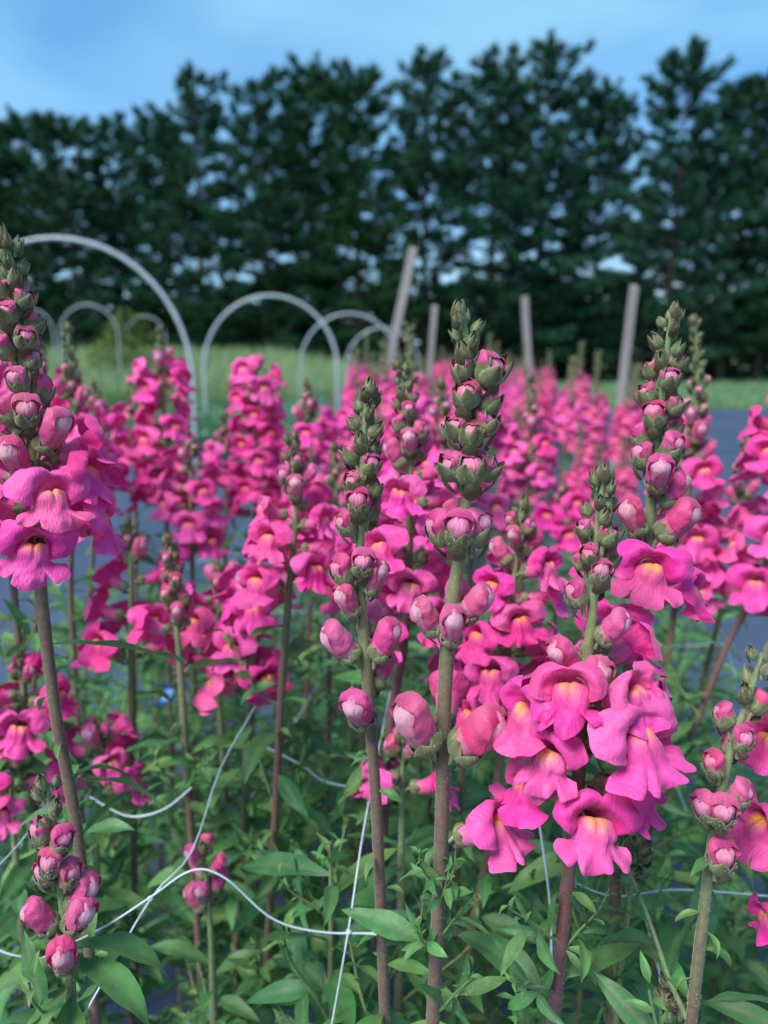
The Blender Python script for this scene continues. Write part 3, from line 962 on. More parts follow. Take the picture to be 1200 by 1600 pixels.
class Plant:
    def __init__(s, d, pts, label, group=None, lod='hi', rad=3.6, spread_y=None, name='snapdragon_plant', seed=None):
        s.rg = random.Random(seed if seed is not None else int(d * 1000 + pts[0][0] * 7 + pts[0][1]))
        s.d, s.lod = d, lod
        W = [at(px, py, d if spread_y is None else d + spread_y * k / (len(pts) - 1)) for k, (px, py) in enumerate(pts)]
        low = W[-1]
        if low.z > 0.05:
            dirn = (W[-1] - W[-2]).normalized() if len(W) > 1 else Vector((0, 0, -1))
            k = (low.z) / max(0.3, -dirn.z)
            mid = low + dirn * k * 0.5
            base = Vector((lerp(low.x, low.x + dirn.x * k, 0.7), low.y + dirn.y * k, 0.0))
            mid.z = low.z * 0.5
            W += [mid, base]
        s.base = W[-1].copy(); s.base.z = 0.0
        s.root = thing(name, s.base, label, 'flower' if name == 'snapdragon_plant' else 'plant', group)
        s.P = catmull([p - s.base for p in W], 18 * (len(W) - 1) if lod == 'hi' else 5 * (len(W) - 1))
        s.acc = [0.0]
        for a, b in zip(s.P, s.P[1:]):
            s.acc.append(s.acc[-1] + (b - a).length)
        s.L = s.acc[-1]
        s.rad = rad * MMs
        s.make_stem()
        s.az = s.rg.uniform(0, 360)

    def r_at(s, l):
        return s.rad * min(1.0, 0.34 + 0.66 * (l / 0.16) ** 0.8)

    def pt(s, l):
        l = max(0, min(l, s.L - 1e-6))
        for k in range(len(s.acc) - 1):
            if s.acc[k + 1] >= l:
                t = (l - s.acc[k]) / max(1e-9, s.acc[k + 1] - s.acc[k])
                return s.P[k].lerp(s.P[k + 1], t)
        return s.P[-1]

    def l_of_py(s, py):
        """distance from the tip of the stem point seen at photo row py"""
        best = None
        for k, p in enumerate(s.P):
            w_ = p + s.base - Vector((0, 0, CAM_Z))
            f = w_.y * math.cos(PITCH) - w_.z * math.sin(PITCH)
            u = w_.y * math.sin(PITCH) + w_.z * math.cos(PITCH)
            e = abs(800 - u / f * FPX - py)
            if best is None or e < best[0]:
                best = (e, s.acc[k])
        return best[1]

    def make_stem(s):
        mb = MB()
        n = len(s.P)
        TOP, LOW = (0.19, 0.26, 0.11), (0.150, 0.072, 0.064)
        ph = s.rg.uniform(0, 9); br = s.rg.uniform(0.65, 1.0)
        def col(t):
            l = s.acc[min(n - 1, int(round(t * (n - 1))))]
            k = max(0, min(1, (l - 0.06) / 0.16)) * br
            return mixc3(TOP, LOW, k + 0.15 * mnoise.noise(Vector((l * 30, ph, 0))))
        mb.tube(s.P, lambda t: s.r_at(s.acc[min(n - 1, int(round(t * (n - 1))))]) * (1 + 0.10 * mnoise.noise(Vector((t * n * 0.45, ph, 2)))), col, seg=10 if s.lod == 'hi' else 6)
        if s.lod == 'hi':
            for _ in range(1500):
                l = s.rg.uniform(0, min(s.L, 0.45))
                p = s.pt(l); a = s.rg.uniform(0, 6.28)
                d = Vector((math.cos(a), math.sin(a), s.rg.uniform(-.3, .3)))
                p = p + d * s.r_at(l) * 0.97
                sd = Vector((-d.y, d.x, s.rg.uniform(-1, 1))).normalized() * 0.00004
                mb.tri(p - sd, p + sd, p + d * s.rg.uniform(0.0005, 0.0011), (1, 1, 1), 1)
        obj('stem', mb.mesh('stem', [M_STEM, M_HAIR]), s.root)

    def node(s, l, az, kind, scale=1.0, pitch=None):
        rg = s.rg
        p = s.pt(l)
        a = R(az)
        out = Vector((math.sin(a), -math.cos(a), 0))
        ped = (0.0042 if kind in 'FE' else 0.0024) * scale
        roll = rg.uniform(-12, 12)
        if kind == 'F':
            pit = rg.uniform(8, 24) if pitch is None else pitch
            m = frame(p + out * (s.r_at(l) + ped), az, pit, roll, scale * rg.uniform(0.92, 1.06))
            if s.lod == 'hi':
                v = rg.choice(FL_HI)
                f = obj('flower', v[0], s.root, m)
                for nm, me in zip(('upper_lip', 'lower_lip', 'calyx'), v[1:]):
                    obj(nm, me, f)
            else:
                obj('flower', rg.choice(FL_MID), s.root, m)
        elif kind == 'E':
            pit = rg.uniform(25, 45) if pitch is None else pitch
            m = frame(p + out * (s.r_at(l) + ped), az, pit, roll, scale)
            v = rg.choice(EL_HI)
            f = obj('flower', v[0], s.root, m)
            for nm, me in zip(('upper_lip', 'lower_lip', 'calyx'), v[1:]):
                obj(nm, me, f)
        elif kind in 'CBG':
            pit = (rg.uniform(42, 62) if kind == 'C' else rg.uniform(50, 70)) if pitch is None else pitch
            m = frame(p + out * (s.r_at(l) + ped), az, pit, roll, scale * rg.uniform(0.92, 1.08))
            if s.lod == 'hi':
                v = rg.choice({'C': CB_HI, 'B': BB_HI, 'G': GB_HI}[kind])
                b = obj('bud', v[0], s.root, m)
                obj('calyx', v[1], b)
            else:
                obj('bud', rg.choice(CB_MID if kind == 'C' else BB_MID), s.root, m)
        else:
            pit = rg.uniform(50, 74) if pitch is None else pitch
            m = frame(p + out * (s.r_at(l) + 0.0024 * scale), az, pit, roll, scale * rg.uniform(0.9, 1.1))
            obj('tip_bud', rg.choice(AB_HI if s.lod == 'hi' else AB_MID), s.root, m)

    def run(s, py0, py1, kind, step, sc0=1.0, sc1=1.0):
        """nodes of one kind down the stem between two photo rows, golden-angle spiral; step in mm"""
        l0, l1 = s.l_of_py(py0), s.l_of_py(py1)
        l = l0
        while l < l1:
            t = (l - l0) / max(1e-6, l1 - l0)
            if not (kind == 'F' and s.lod == 'mid' and s.rg.random() < 0.14):
                s.node(l, s.az, kind, lerp(sc0, sc1, t) * s.rg.uniform(0.88, 1.06))
            s.az += 137.5 + s.rg.uniform(-14, 14)
            l += step * MMs * s.rg.uniform(0.8, 1.2)

    def tip(s):
        s.node(0.0015, s.rg.uniform(-60, 60), 'A', 0.8, 86)
        s.node(0.004, s.rg.uniform(0, 360), 'A', 0.75, 78)

    def spike(s, a, b, c, f, e, dens=1.0):
        """tip buds down to row a, round buds to b, long buds to c, flowers to f; e = flower scale"""
        y0 = a[0]
        s.tip()
        s.run(y0, a[1], 'A', 3.5 / dens, 0.55, 0.85)
        s.run(a[1], b, 'B', 5.4 / dens, 0.85, 1.1)
        s.run(b, c, 'C', 6.6 / dens, 0.75, 1.05)
        s.run(c, f, 'F', 7.6 / dens, 0.85 * e, 1.02 * e)

    def leaves(s, l0, l1, step, big=(0.7, 1.0), small=0.0, pitch=(-5, 45)):
        l = l0
        az = s.rg.uniform(0, 360)
        while l < min(l1, s.L - 0.02):
            t = (l - l0) / max(1e-6, l1 - l0)
            me = s.rg.choice(LEAVES_S if s.rg.random() < small else LEAVES)
            a = R(az)
            p = s.pt(l) + Vector((math.sin(a), -math.cos(a), 0)) * s.r_at(l) * 0.8
            obj('leaf', me, s.root, frame(p, az, s.rg.uniform(*pitch), s.rg.uniform(-25, 25), s.rg.uniform(*big)))
            az += 137.5 + s.rg.uniform(-25, 25)
            l += step * MMs * s.rg.uniform(0.6, 1.4)

    def shoot(s, l, az, length=0.07, n=8, bigl=0.55, pitch=None):
        """a leafy side shoot: thin stalk with leaves of its own"""
        rg = s.rg
        p = s.pt(l)
        pit = rg.uniform(25, 60) if pitch is None else pitch
        proto = rg.choice(SHOOTS)
        sc = length / 0.07
        sh = obj('side_shoot', proto[0], s.root, frame(p, az, pit, rg.uniform(-40, 40), sc))
        for me, m in proto[1]:
            obj('leaf', me, sh, m)


SHOOTS = []
for k in range(6):
    rg = random.Random(900 + k)
    P = [Vector((0.0, 0.07 * t, 0.018 * t * t + 0.003 * math.sin(t * 5 + k))) for t in (0, .2, .4, .6, .8, 1)]
    me = MB().tube(P, lambda t: 0.0013 * (1 - .55 * t), lambda t: (0.14, 0.22, 0.08), seg=5).mesh('side_shoot', [M_STEM])
    ls = []
    nl = rg.randint(8, 11)
    for q in range(nl):
        t = 0.22 + 0.78 * q / (nl - 1)
        p = Vector((0, 0.07 * t, 0.018 * t * t))
        a = q * 137.5 + rg.uniform(-20, 20)
        elev = lerp(30, 74, t ** 2)
        # direction: around the shoot axis (+Y), opening forward
        r_ = R(a); e_ = R(elev)
        y = Vector((math.sin(r_) * math.cos(e_), math.sin(e_), math.cos(r_) * math.cos(e_)))
        z = (Vector((0, 1, 0)) - y * y.y).normalized()
        x = y.cross(z)
        m = Matrix((x, y, z)).transposed().to_4x4()
        m = m @ Matrix.Scale(rg.uniform(0.45, 0.75) if t < 0.75 else rg.uniform(0.6, 0.9), 4)
        m.translation = p
        ls.append((rg.choice(LEAVES if t < 0.6 else LEAVES_S), m))
    SHOOTS.append((me, ls))


def low_foliage(p, l0, l1, step, nsh, small=0.3):
    p.leaves(l0, l1, step, (0.65, 1.05), small)
    for k in range(nsh):
        p.shoot(lerp(l0 + 0.02, l1, (k + p.rg.random()) / nsh), p.rg.uniform(0, 360), p.rg.uniform(0.05, 0.09))


# ---- front plants, one by one
p = Plant(0.40, [(573, 612), (566, 760), (563, 900), (574, 1060), (590, 1300), (602, 1600)],
          'slim stem with pink closed buds just beside the tallest central bud spike, no open flowers', rad=3.3)
p.tip(); p.run(622, 720, 'A', 3.4, 0.7, 1.05); p.run(722, 800, 'G', 4.4, 0.9, 1.1); p.run(802, 850, 'B', 6.2, 1.0, 1.1)
for a in ((905, -65, 'B', 1.25), (925, 60, 'C', .8), (955, -50, 'C', .82), (890, 10, 'B', 1.2), (1030, -75, 'C', 1.0), (1030, 70, 'C', 1.05), (1115, -22, 'C', 1.08), (1000, 170, 'C', .9), (1080, 150, 'C', 1)):
    p.node(p.l_of_py(a[0]), *a[1:])
low_foliage(p, p.l_of_py(1420), 0.75, 16, 6)
p.leaves(p.l_of_py(1190), p.l_of_py(1420), 26, (0.7, 1.0), 1.0)

p = Plant(0.37, [(722, 492), (738, 600), (732, 740), (722, 840), (702, 980), (693, 1130), (690, 1300), (676, 1600)],
          'tallest central bud spike, thick hairy stem with widely spaced whorls of buds', rad=3.8)
p.tip(); p.run(500, 575, 'A', 3.3, 0.65, 1.0)
for a in ((590, -60, 'G', .95), (600, 55, 'G', 1.4), (605, 150, 'G', 1), (638, -30, 'G', 1.15), (645, 70, 'G', 1.2), (682, 55, 'G', 1.2), (685, -62, 'G', 1.2), (695, -5, 'G', 1.15), (748, -65, 'G', 1.3), (755, 5, 'G', 1.35), (745, 70, 'G', 1.3), (735, 180, 'G', 1.2),
          (845, -75, 'B', 1.3), (850, -12, 'B', 1.35), (848, 50, 'B', 1.4), (840, 110, 'B', 1.3), (835, 190, 'B', 1.3),
          (985, -70, 'C', .92), (1000, 5, 'C', .85), (965, 65, 'C', .9), (970, 160, 'C', .9),
          (1165, -62, 'C', 1.32), (1170, 62, 'C', 1.35), (1150, 170, 'E', 1.0)):
    p.node(p.l_of_py(a[0]), *a[1:])
p.node(p.l_of_py(1300), 62, 'F', 1.02, 30)
low_foliage(p, p.l_of_py(1480), 0.8, 18, 5)
for py, az in ((1395, 80), (1400, -70), (1410, 10), (1470, 60), (1480, -40)):
    p.shoot(p.l_of_py(py), az, 0.035)

p = Plant(0.36, [(945, 742), (930, 850), (925, 960), (912, 1080), (905, 1200), (888, 1370), (864, 1600)],
          'front spike with the largest open magenta flowers, buds above them', rad=3.7)
p.tip(); p.run(750, 830, 'A', 3.2, 0.65, 1.0); p.run(835, 890, 'G', 4.2, 0.9, 1.05); p.run(892, 960, 'B', 5.6, 0.9, 1.1)
for a in ((1045, -65, 'C', .95), (1000, 55, 'C', .9), (1070, 8, 'C', 1.0), (1030, 150, 'C', .9), (1115, 68, 'E', 1.1),
          (1075, -28, 'F', 1.04, 22), (1145, 30, 'F', 1.12, 22), (1125, -72, 'F', 1.08, 18), (1262, 2, 'F', 1.06, 22), (1165, -42, 'F', 1.05, 12), (1085, 40, 'F', 1.0, 25), (1215, 62, 'F', 1.0, 5), (1165, 95, 'F', 1.0, 14), (1225, -72, 'F', .95, 10), (1100, 175, 'F', 1, 15), (1190, 160, 'F', 1, 15), (1130, 215, 'F', 1, 15), (1040, 110, 'F', .9, 20)):
    p.node(p.l_of_py(a[0]), *a[1:])
for py, az in ((1470, 70), (1480, -70), (1475, 10), (1400, 70), (1390, -80)):
    p.leaves(p.l_of_py(py), p.l_of_py(py) + .002, 20, (0.8, 1.1), 1.0)
for py, az in ((1470, -60), (1500, 60), (1560, -50)):
    p.shoot(p.l_of_py(py), az, 0.05)
low_foliage(p, p.l_of_py(1530), 0.8, 18, 5)

p = Plant(0.43, [(1050, 490), (1036, 600), (1022, 740), (1008, 870), (985, 1020), (965, 1300), (955, 1600)],
          'tall bud spike rising highest beside the blue fabric, behind the large open flowers', rad=3.8)
p.tip(); p.run(500, 580, 'A', 3.6, 0.7, 1.05); p.run(582, 650, 'G', 4.8, 1.0, 1.15); p.run(652, 700, 'B', 5.6, 1.1, 1.2)
for a in ((765, -8, 'C', .95), (730, -80, 'B', 1.2), (720, 40, 'B', 1.2), (790, 70, 'C', 1.0), (835, -62, 'C', 1.05), (840, 60, 'C', 1.1), (860, 170, 'C', 1), (890, -12, 'F', .95, 20), (870, -88, 'F', .95, 15), (930, 55, 'F', .95, 15), (975, -40, 'F', 1.0, 15), (940, 160, 'F', 1, 15)):
    p.node(p.l_of_py(a[0]), *a[1:])
low_foliage(p, p.l_of_py(1200), 0.85, 18, 6)

p = Plant(0.42, [(12, 374), (26, 500), (45, 640), (58, 780), (64, 920), (88, 1120), (122, 1310), (150, 1600)],
          'tall spike cut by the picture edge, large pink flowers half way up its stem', rad=3.5)
p.tip(); p.run(385, 470, 'A', 3.4, 0.7, 1.0); p.run(472, 560, 'G', 4.6, 0.95, 1.15); p.run(562, 640, 'B', 5.6, 1.0, 1.2)
for a in ((740, -15, 'C', 1.1), (700, 70, 'C', 1.05), (665, 20, 'B', 1.3), (690, -70, 'C', 1), (660, -60, 'B', 1.3), (785, 38, 'F', 1.0, 20), (760, 88, 'F', 1.0, 15), (800, -40, 'F', 1.0, 20), (760, -80, 'F', 1.0, 20), (830, 170, 'F', 1, 15), (825, 100, 'F', .95, 5), (740, 190, 'F', 1, 15), (845, -70, 'F', .95, 5), (720, 120, 'F', .95, 15), (840, 20, 'F', .95, 0)):
    p.node(p.l_of_py(a[0]), *a[1:])
p.leaves(p.l_of_py(1000), p.l_of_py(1240), 24, (0.8, 1.2), 0.8)
low_foliage(p, p.l_of_py(1220), 0.85, 17, 6)

p = Plant(0.33, [(74, 1226), (88, 1330), (100, 1430), (110, 1520), (112, 1600)],
          'short spike in the bottom corner with three fat pink buds and a brown tip', rad=3.0)
p.tip(); p.run(1234, 1300, 'A', 4.6, 0.65, 0.95)
for a in ((1310, -60, 'B', .95), (1320, 50, 'B', .95), (1350, 0, 'B', 1), (1375, 60, 'B', 1.05), (1370, -40, 'B', 1.0), (1445, -62, 'C', .88), (1440, 58, 'C', .95), (1495, 14, 'C', .95), (1420, 85, 'C', .9), (1400, 170, 'B', 1.1)):
    p.node(p.l_of_py(a[0]), *a[1:])
low_foliage(p, p.l_of_py(1520), 0.6, 14, 5, 0.15)
for az, py in ((-80, 1510), (70, 1500), (20, 1560), (100, 1480)):
    pos = p.pt(p.l_of_py(py))
    obj('leaf', LEAVES[int(py) % 10], p.root, frame(pos, az, 8, 0, 1.05))

p = Plant(0.335, [(1192, 1020), (1170, 1090), (1140, 1180), (1115, 1300), (1100, 1420), (1084, 1560), (1075, 1640)],
          'leaning stem by the lower picture edge with round dark pink buds on its side', rad=2.9)
p.tip(); p.run(1030, 1110, 'A', 6, 0.7, 1.0); p.run(1112, 1220, 'B', 8.0, 0.9, 1.0)
for a in ((1270, -60, 'B', 1.15), (1275, -10, 'B', 1.15), (1255, 60, 'B', 1.1), (1345, 12, 'B', 1.3)):
    p.node(p.l_of_py(a[0]), *a[1:])
p.leaves(p.l_of_py(1340), p.l_of_py(1500), 18, (0.7, 1.1), 1.0)
low_foliage(p, p.l_of_py(1450), 0.75, 15, 7)

p = Plant(0.36, [(1272, 1010), (1270, 1120), (1266, 1250), (1260, 1400), (1254, 1600)],
          'spike at the lower picture edge with pale magenta flowers cut by the frame', rad=3.3)
p.tip(); p.run(1015, 1080, 'B', 6, .8, 1)
for a in ((1160, -70, 'F', .9, 15), (1210, -10, 'F', 1, 15), (1290, -78, 'F', .95, 12), (1330, 20, 'F', 1, 15), (1425, -80, 'F', .7, 0), (1250, 120, 'F', 1, 10)):
    p.node(p.l_of_py(a[0]), *a[1:])
low_foliage(p, p.l_of_py(1430), 0.8, 15, 5)

for d, pts, lab in ((0.42, [(994, 1310), (988, 1380), (972, 1500), (962, 1600)], 'green unopened scaly bud tip on a leafy stem beneath the largest flowers'),
                    (0.36, [(1055, 1535), (1052, 1600), (1048, 1700)], 'scaly green bud tip at the bottom edge beside the leaning stem')):
    p = Plant(d, pts, lab, rad=2.3)
    p.tip(); p.run(pts[0][1] + 4, pts[0][1] + 62, 'A', 2.6, 0.9, 1.25)
    p.leaves(p.l_of_py(pts[0][1] + 66), 0.16, 9, (0.7, 1.2), 1.0)
    low_foliage(p, 0.10, 0.8, 15, 7)

# ---- next ranks: (distance, stem points, rows tip>A>B>C>F, label, dens)
RANK = [
    (0.60, [(12, 520), (14, 640), (12, 760), (20, 900), (35, 1060)], (545, 560, 575, 850), 'crowded open spike cut by the picture edge beside the tall edge spike', 'mid', 1.0),
    (0.50, [(630, 1150), (628, 1250), (626, 1420), (622, 1600)], (1165, 1180, 1210, 1265), 'small young spike with a few pink buds low between the two central stems', 'hi', .8),
    (0.52, [(318, 1325), (325, 1400), (330, 1470), (335, 1600)], (1335, 1345, 1420, 1421), 'low bud cluster touching the curved white netting string', 'hi', .8),
    (0.52, [(815, 790), (806, 880), (795, 1000), (785, 1150), (765, 1320), (740, 1440)], (820, 850, 890, 1130), 'full magenta spike right behind the tallest central bud spike', 'hi', 1.0),
    (0.54, [(625, 572), (640, 700), (640, 830), (632, 1000), (612, 1120), (600, 1300)], (625, 690, 745, 1010), 'spike with a yellow throated flower between the two front bud stems', 'hi', 1.0),
    (0.58, [(455, 682), (462, 800), (452, 920), (440, 1080), (432, 1240)], (720, 760, 790, 920), 'spike with broad magenta flowers above the crossing netting strings', 'hi', 1.0),
    (0.60, [(265, 842), (275, 960), (284, 1080), (296, 1260)], (880, 950, 985, 1000), 'thin bud stem in front of the flower heads beside the netting', 'hi', .9),
    (0.66, [(345, 890), (340, 980), (342, 1080), (350, 1200)], (900, 910, 930, 1085), 'short fully open spike behind the thin bud stem', 'mid', 1.0),
    (0.64, [(200, 812), (205, 900), (205, 1010), (208, 1200)], (840, 860, 880, 1025), 'open spike with tapering bud tip behind the edge plant', 'mid', 1.0),
    (0.62, [(395, 900), (402, 960), (392, 1060), (385, 1200)], (905, 912, 925, 1070), 'dense open flower head next to the broad magenta spike', 'mid', 1.0),
    (0.58, [(35, 1050), (38, 1120), (45, 1250), (60, 1400)], (1055, 1060, 1070, 1165), 'low flower head at the picture edge below the tall edge spike', 'hi', 1.0),
    (0.56, [(20, 1190), (18, 1250), (25, 1340), (40, 1500)], (1192, 1196, 1205, 1262), 'single low open flower at the picture edge', 'hi', 1.0),
    (0.60, [(150, 1130), (155, 1200), (152, 1300), (150, 1450)], (1140, 1150, 1165, 1240), 'low broken flower head behind the edge plant stem', 'hi', .9),
    (0.80, [(105, 515), (115, 640), (120, 760), (110, 900), (118, 1060)], (575, 610, 650, 830), 'spike rising behind the tall edge spike', 'mid', 1.0),
    (0.85, [(60, 540), (70, 640), (72, 760), (60, 900), (55, 1050)], (570, 590, 600, 850), 'crowded spike directly behind the tall edge spike', 'mid', 1.0),
    (0.95, [(150, 600), (155, 680), (150, 780), (140, 950)], (625, 640, 660, 790), 'spike with dark buds between the edge spikes and the fabric', 'mid', 1.0),
    (0.98, [(250, 515), (255, 600), (258, 720), (262, 900)], (555, 560, 570, 800), 'tall pointed pink spike in front of the largest hoop leg', 'mid', 1.0),
    (0.90, [(302, 690), (298, 760), (300, 850), (302, 1020)], (705, 715, 725, 880), 'pink spike just below the tall pointed one', 'mid', 1.0),
    (1.10, [(205, 590), (210, 640), (212, 700), (212, 900)], (630, 650, 660, 720), 'thin spike with few flowers beside the tall pointed one', 'mid', .8),
    (1.05, [(400, 574), (402, 650), (400, 760), (398, 930)], (576, 578, 582, 820), 'flat topped pink spike standing alone in front of the fabric', 'mid', 1.0),
    (1.15, [(348, 650), (352, 700), (352, 760), (352, 900)], (680, 690, 705, 760), 'small faded spike beside the flat topped one', 'mid', .8),
    (0.80, [(520, 700), (525, 780), (520, 870), (515, 1010), (512, 1200)], (735, 765, 790, 900), 'spike of buds and deep pink flowers behind the slim bud stem', 'mid', 1.0),
    (0.95, [(480, 600), (485, 680), (488, 780), (484, 950)], (625, 640, 655, 800), 'mid bed spike over the broad magenta flowers', 'mid', 1.0),
    (0.74, [(1086, 502), (1090, 600), (1078, 740), (1060, 900), (1040, 1060), (1020, 1190)], (590, 660, 740, 930), 'tall spike of buds and flowers beside the highest edge bud spike', 'mid', 1.0),
    (0.70, [(1240, 520), (1232, 640), (1214, 780), (1190, 900), (1135, 1010), (1095, 1110)], (560, 590, 620, 960), 'crowded spike against the picture edge with the blue fabric behind it', 'mid', 0.8),
    (0.82, [(1165, 690), (1160, 760), (1150, 850), (1125, 960), (1095, 1080)], (710, 740, 800, 850), 'slender bud spike in front of the blue fabric', 'mid', .8),
    (0.86, [(745, 560), (748, 640), (742, 740), (735, 900)], (590, 620, 650, 830), 'crowded spike behind the upper whorls of the tallest bud spike', 'mid', 1.0),
    (0.80, [(690, 600), (692, 700), (690, 800), (684, 960)], (640, 660, 690, 850), 'pink spike between the two central bud stems, further back', 'mid', 1.0),
    (1.00, [(830, 590), (832, 660), (826, 760), (815, 900)], (640, 660, 680, 790), 'pink spike behind the tallest bud stem towards the thin stake', 'mid', 1.0),
    (1.05, [(640, 530), (645, 600), (642, 700), (638, 860)], (575, 600, 625, 790), 'spike with brown bud tip at the foot of the leaning stake', 'mid', 1.0),
    (0.95, [(880, 760), (878, 800), (872, 870), (866, 1000)], (775, 785, 790, 850), 'short spike behind the large flower spike tip', 'mid', .9),
    (1.15, [(560, 600), (563, 680), (560, 780), (556, 930)], (630, 650, 670, 780), 'pink spike straight behind the slim bud stem', 'mid', 1.0),
    (0.66, [(575, 780), (580, 860), (578, 960), (570, 1120)], (800, 815, 830, 960), 'magenta spike masked by the slim bud stem', 'mid', 1.0),
    (0.62, [(735, 940), (735, 990), (728, 1080), (720, 1240)], (950, 955, 965, 1110), 'flower head hidden between the tallest stem and the full magenta spike', 'mid', 1.0),
]
for d, pts, (ra, rb, rc, rf), lab, lod, dn in RANK:
    p = Plant(d, pts, lab, lod=lod, rad=3.3)
    p.spike((pts[0][1] + 6, ra), rb, rc, rf, 1.0, dn)
    lf = p.l_of_py(rf) + 0.03
    p.leaves(lf, lf + 0.12, 24, (0.6, 1.0), 0.5)
    low_foliage(p, lf + 0.04, 0.62, 11 if d < 0.7 else 17, 8 if d < 0.7 else 5)

# ---- leafy stems without flowers that fill the bed between the front plants
taken = [(o.location.x, o.location.y) for o in COL.objects if o.parent is None and o.name.startswith('snapdragon_plant')]
rgf = random.Random(77)
row = 0
y = 0.44
while y < 1.75:
    x = -0.75
    while x < 0.85:
        px_, py_ = x + rgf.uniform(-.035, .035), y + rgf.uniform(-.035, .035)
        off = px_ - bed_x(py_, 0)
        vis = abs(px_) < 0.53 * py_ + 0.10
        if vis and -0.62 < off < 0.60 and all((px_ - a) ** 2 + (py_ - b) ** 2 > 0.055 ** 2 for a, b in taken):
            top = rgf.uniform(0.48, 0.70) if py_ < 0.9 else rgf.uniform(0.45, 0.62)
            if py_ < 0.62:
                top = min(top, 1.0 - py_ * 0.60)
            root_x = px_ + rgf.uniform(-.03, .03)
            P = Plant.__new__(Plant)
            P.rg = random.Random(rgf.randint(0, 1 << 30)); P.d = py_; P.lod = 'mid'
            P.base = Vector((root_x, py_, 0))
            P.root = thing('snapdragon_shoot', P.base, 'leafy flowerless stem ' + ('at the very front ' if py_ < 0.56 else 'behind the front stems ' if py_ < 0.85 else 'deep below the mid bed flowers ') + ('beneath the tall edge spike' if px_ < -0.3 * py_ else 'near the curved white string' if px_ < -0.08 * py_ else 'around the two central bud stems' if px_ < 0.14 * py_ else 'under the largest open flowers' if px_ < 0.32 * py_ else 'by the leaning bud stem'), 'plant', 'leafy flowerless stems filling the bed')
            W = [Vector((px_ - root_x, rgf.uniform(-.02, .02), top)), Vector(((px_ - root_x) * .6, 0, top * .5)), Vector((0, 0, 0))]
            P.P = catmull(W, 8); P.acc = [0.0]
            for a, b in zip(P.P, P.P[1:]):
                P.acc.append(P.acc[-1] + (b - a).length)
            P.L = P.acc[-1]; P.rad = 0.0026
            P.make_stem()
            P.leaves(0.002, 0.03, 4, (0.7, 1.2), 1.0, (40, 75))
            P.leaves(0.02, min(0.34, P.L), 7.5 if py_ < 1.0 else 15, (0.8, 1.3), 0.12)
            for k in range(7 if py_ < 1.0 else 3):
                P.shoot(rgf.uniform(0.03, 0.24), rgf.uniform(0, 360), rgf.uniform(0.05, 0.10))
        x += 0.098
    y += 0.098

# ---- far plants: a few spike shapes, each plant a thing with stem, flower spike and foliage
FAR = []
for k in range(6):
    rg = random.Random(1200 + k)
    bloom = (1.0, 0.85, 0.6, 1.0, 0.3, 0.75)[k]
    sp, st, fo = MB(), MB(), MB()
    H = 1.0
    st.tube([Vector((0, 0, 0)), Vector((0.01, 0, .3)), Vector((0.0, 0.01, .65)), Vector((0, 0, H))], lambda t: 0.0042 - 0.0024 * t, lambda t: mixc3((0.12, 0.08, 0.055), (0.18, 0.24, 0.1), t), seg=5)
    z, az = H - 0.002, 0.0
    while z > H - (0.13 + 0.26 * bloom):
        dn = H - z
        ta = 0.05 + 0.03 * (k % 3) / 2
        kind = 'A' if dn < ta else 'B' if dn < ta + 0.04 else 'C' if dn < ta + 0.062 else 'F'
        if kind == 'F':
            src = flower_parts(1300 + rg.randint(0, 9), 1.0, 0, 1.0)
            q = MB()
            for s_ in src:
                q.add(s_)
            pit = rg.uniform(0, 25)
        else:
            q = joined_bud(1400 + rg.randint(0, 9), kind, 0)
            pit = rg.uniform(40, 70)
        m = frame(Vector((0, 0, z)) + Vector((math.sin(R(az)), -math.cos(R(az)), 0)) * 0.005, az, pit, rg.uniform(-15, 15), 0.001 * (1.05 if kind == 'F' else 0.9))
        for v in q.v:
            pass
        sp.add(q, m)
        az += 137.5 + rg.uniform(-15, 15)
        z -= rg.uniform(0.8, 1.2) * {'A': 0.0048, 'B': 0.006, 'C': 0.007, 'F': 0.0068}[kind]
    for q in range(46):
        zz = rg.uniform(0.08, H - (0.17 + 0.26 * bloom))
        lm = leaf_mb(rg.uniform(45, 70), rg.uniform(10, 18), rg.uniform(.3, 1.2), .3, 0, q, nv=3, tone=rg.random())
        fo.add(lm, frame(Vector((rg.uniform(-.03, .03), rg.uniform(-.03, .03), zz)), rg.uniform(0, 360), rg.uniform(0, 55), 0, 0.001 * rg.uniform(.8, 1.3)))
    FAR.append((st.mesh('stem', [M_STEM]), sp.mesh('flower_spike', [M_PETAL, M_CALYX]), fo.mesh('foliage', [M_LEAF])))

for fx, fy, fk, fh, fl in ((0.86, 2.72, 4, 0.98, 'brown tipped bud spike standing before the edge stake'), (0.94, 2.85, 2, 1.0, 'half open spike hiding the foot of the edge stake'),
                           (0.78, 2.60, 2, 0.95, 'short half open spike next to the edge stake'), (0.70, 2.3, 4, 1.0, 'bud spike on the stake side of the bed'), (0.60, 2.25, 5, 1.04, 'tall pink spike between thin stake and edge stake'),
                           (0.66, 2.75, 1, 1.08, 'tallest far pink spike between thin stake and edge stake'), (0.50, 1.9, 2, 0.86, 'low pink spike in front of the thin stake side'), (1.0, 3.0, 4, 0.93, 'low bud spike outside the edge stake')):
    t = thing('snapdragon_plant', (fx, fy, 0), fl, 'flower', 'snapdragons around the stakes')
    t.rotation_euler = (0.02, 0.03, fx * 9); t.scale = (1, 1, fh)
    for nm, me in zip(('stem', 'flower_spike', 'foliage'), FAR[fk]):
        obj(nm, me, t)
    taken.append((fx, fy))

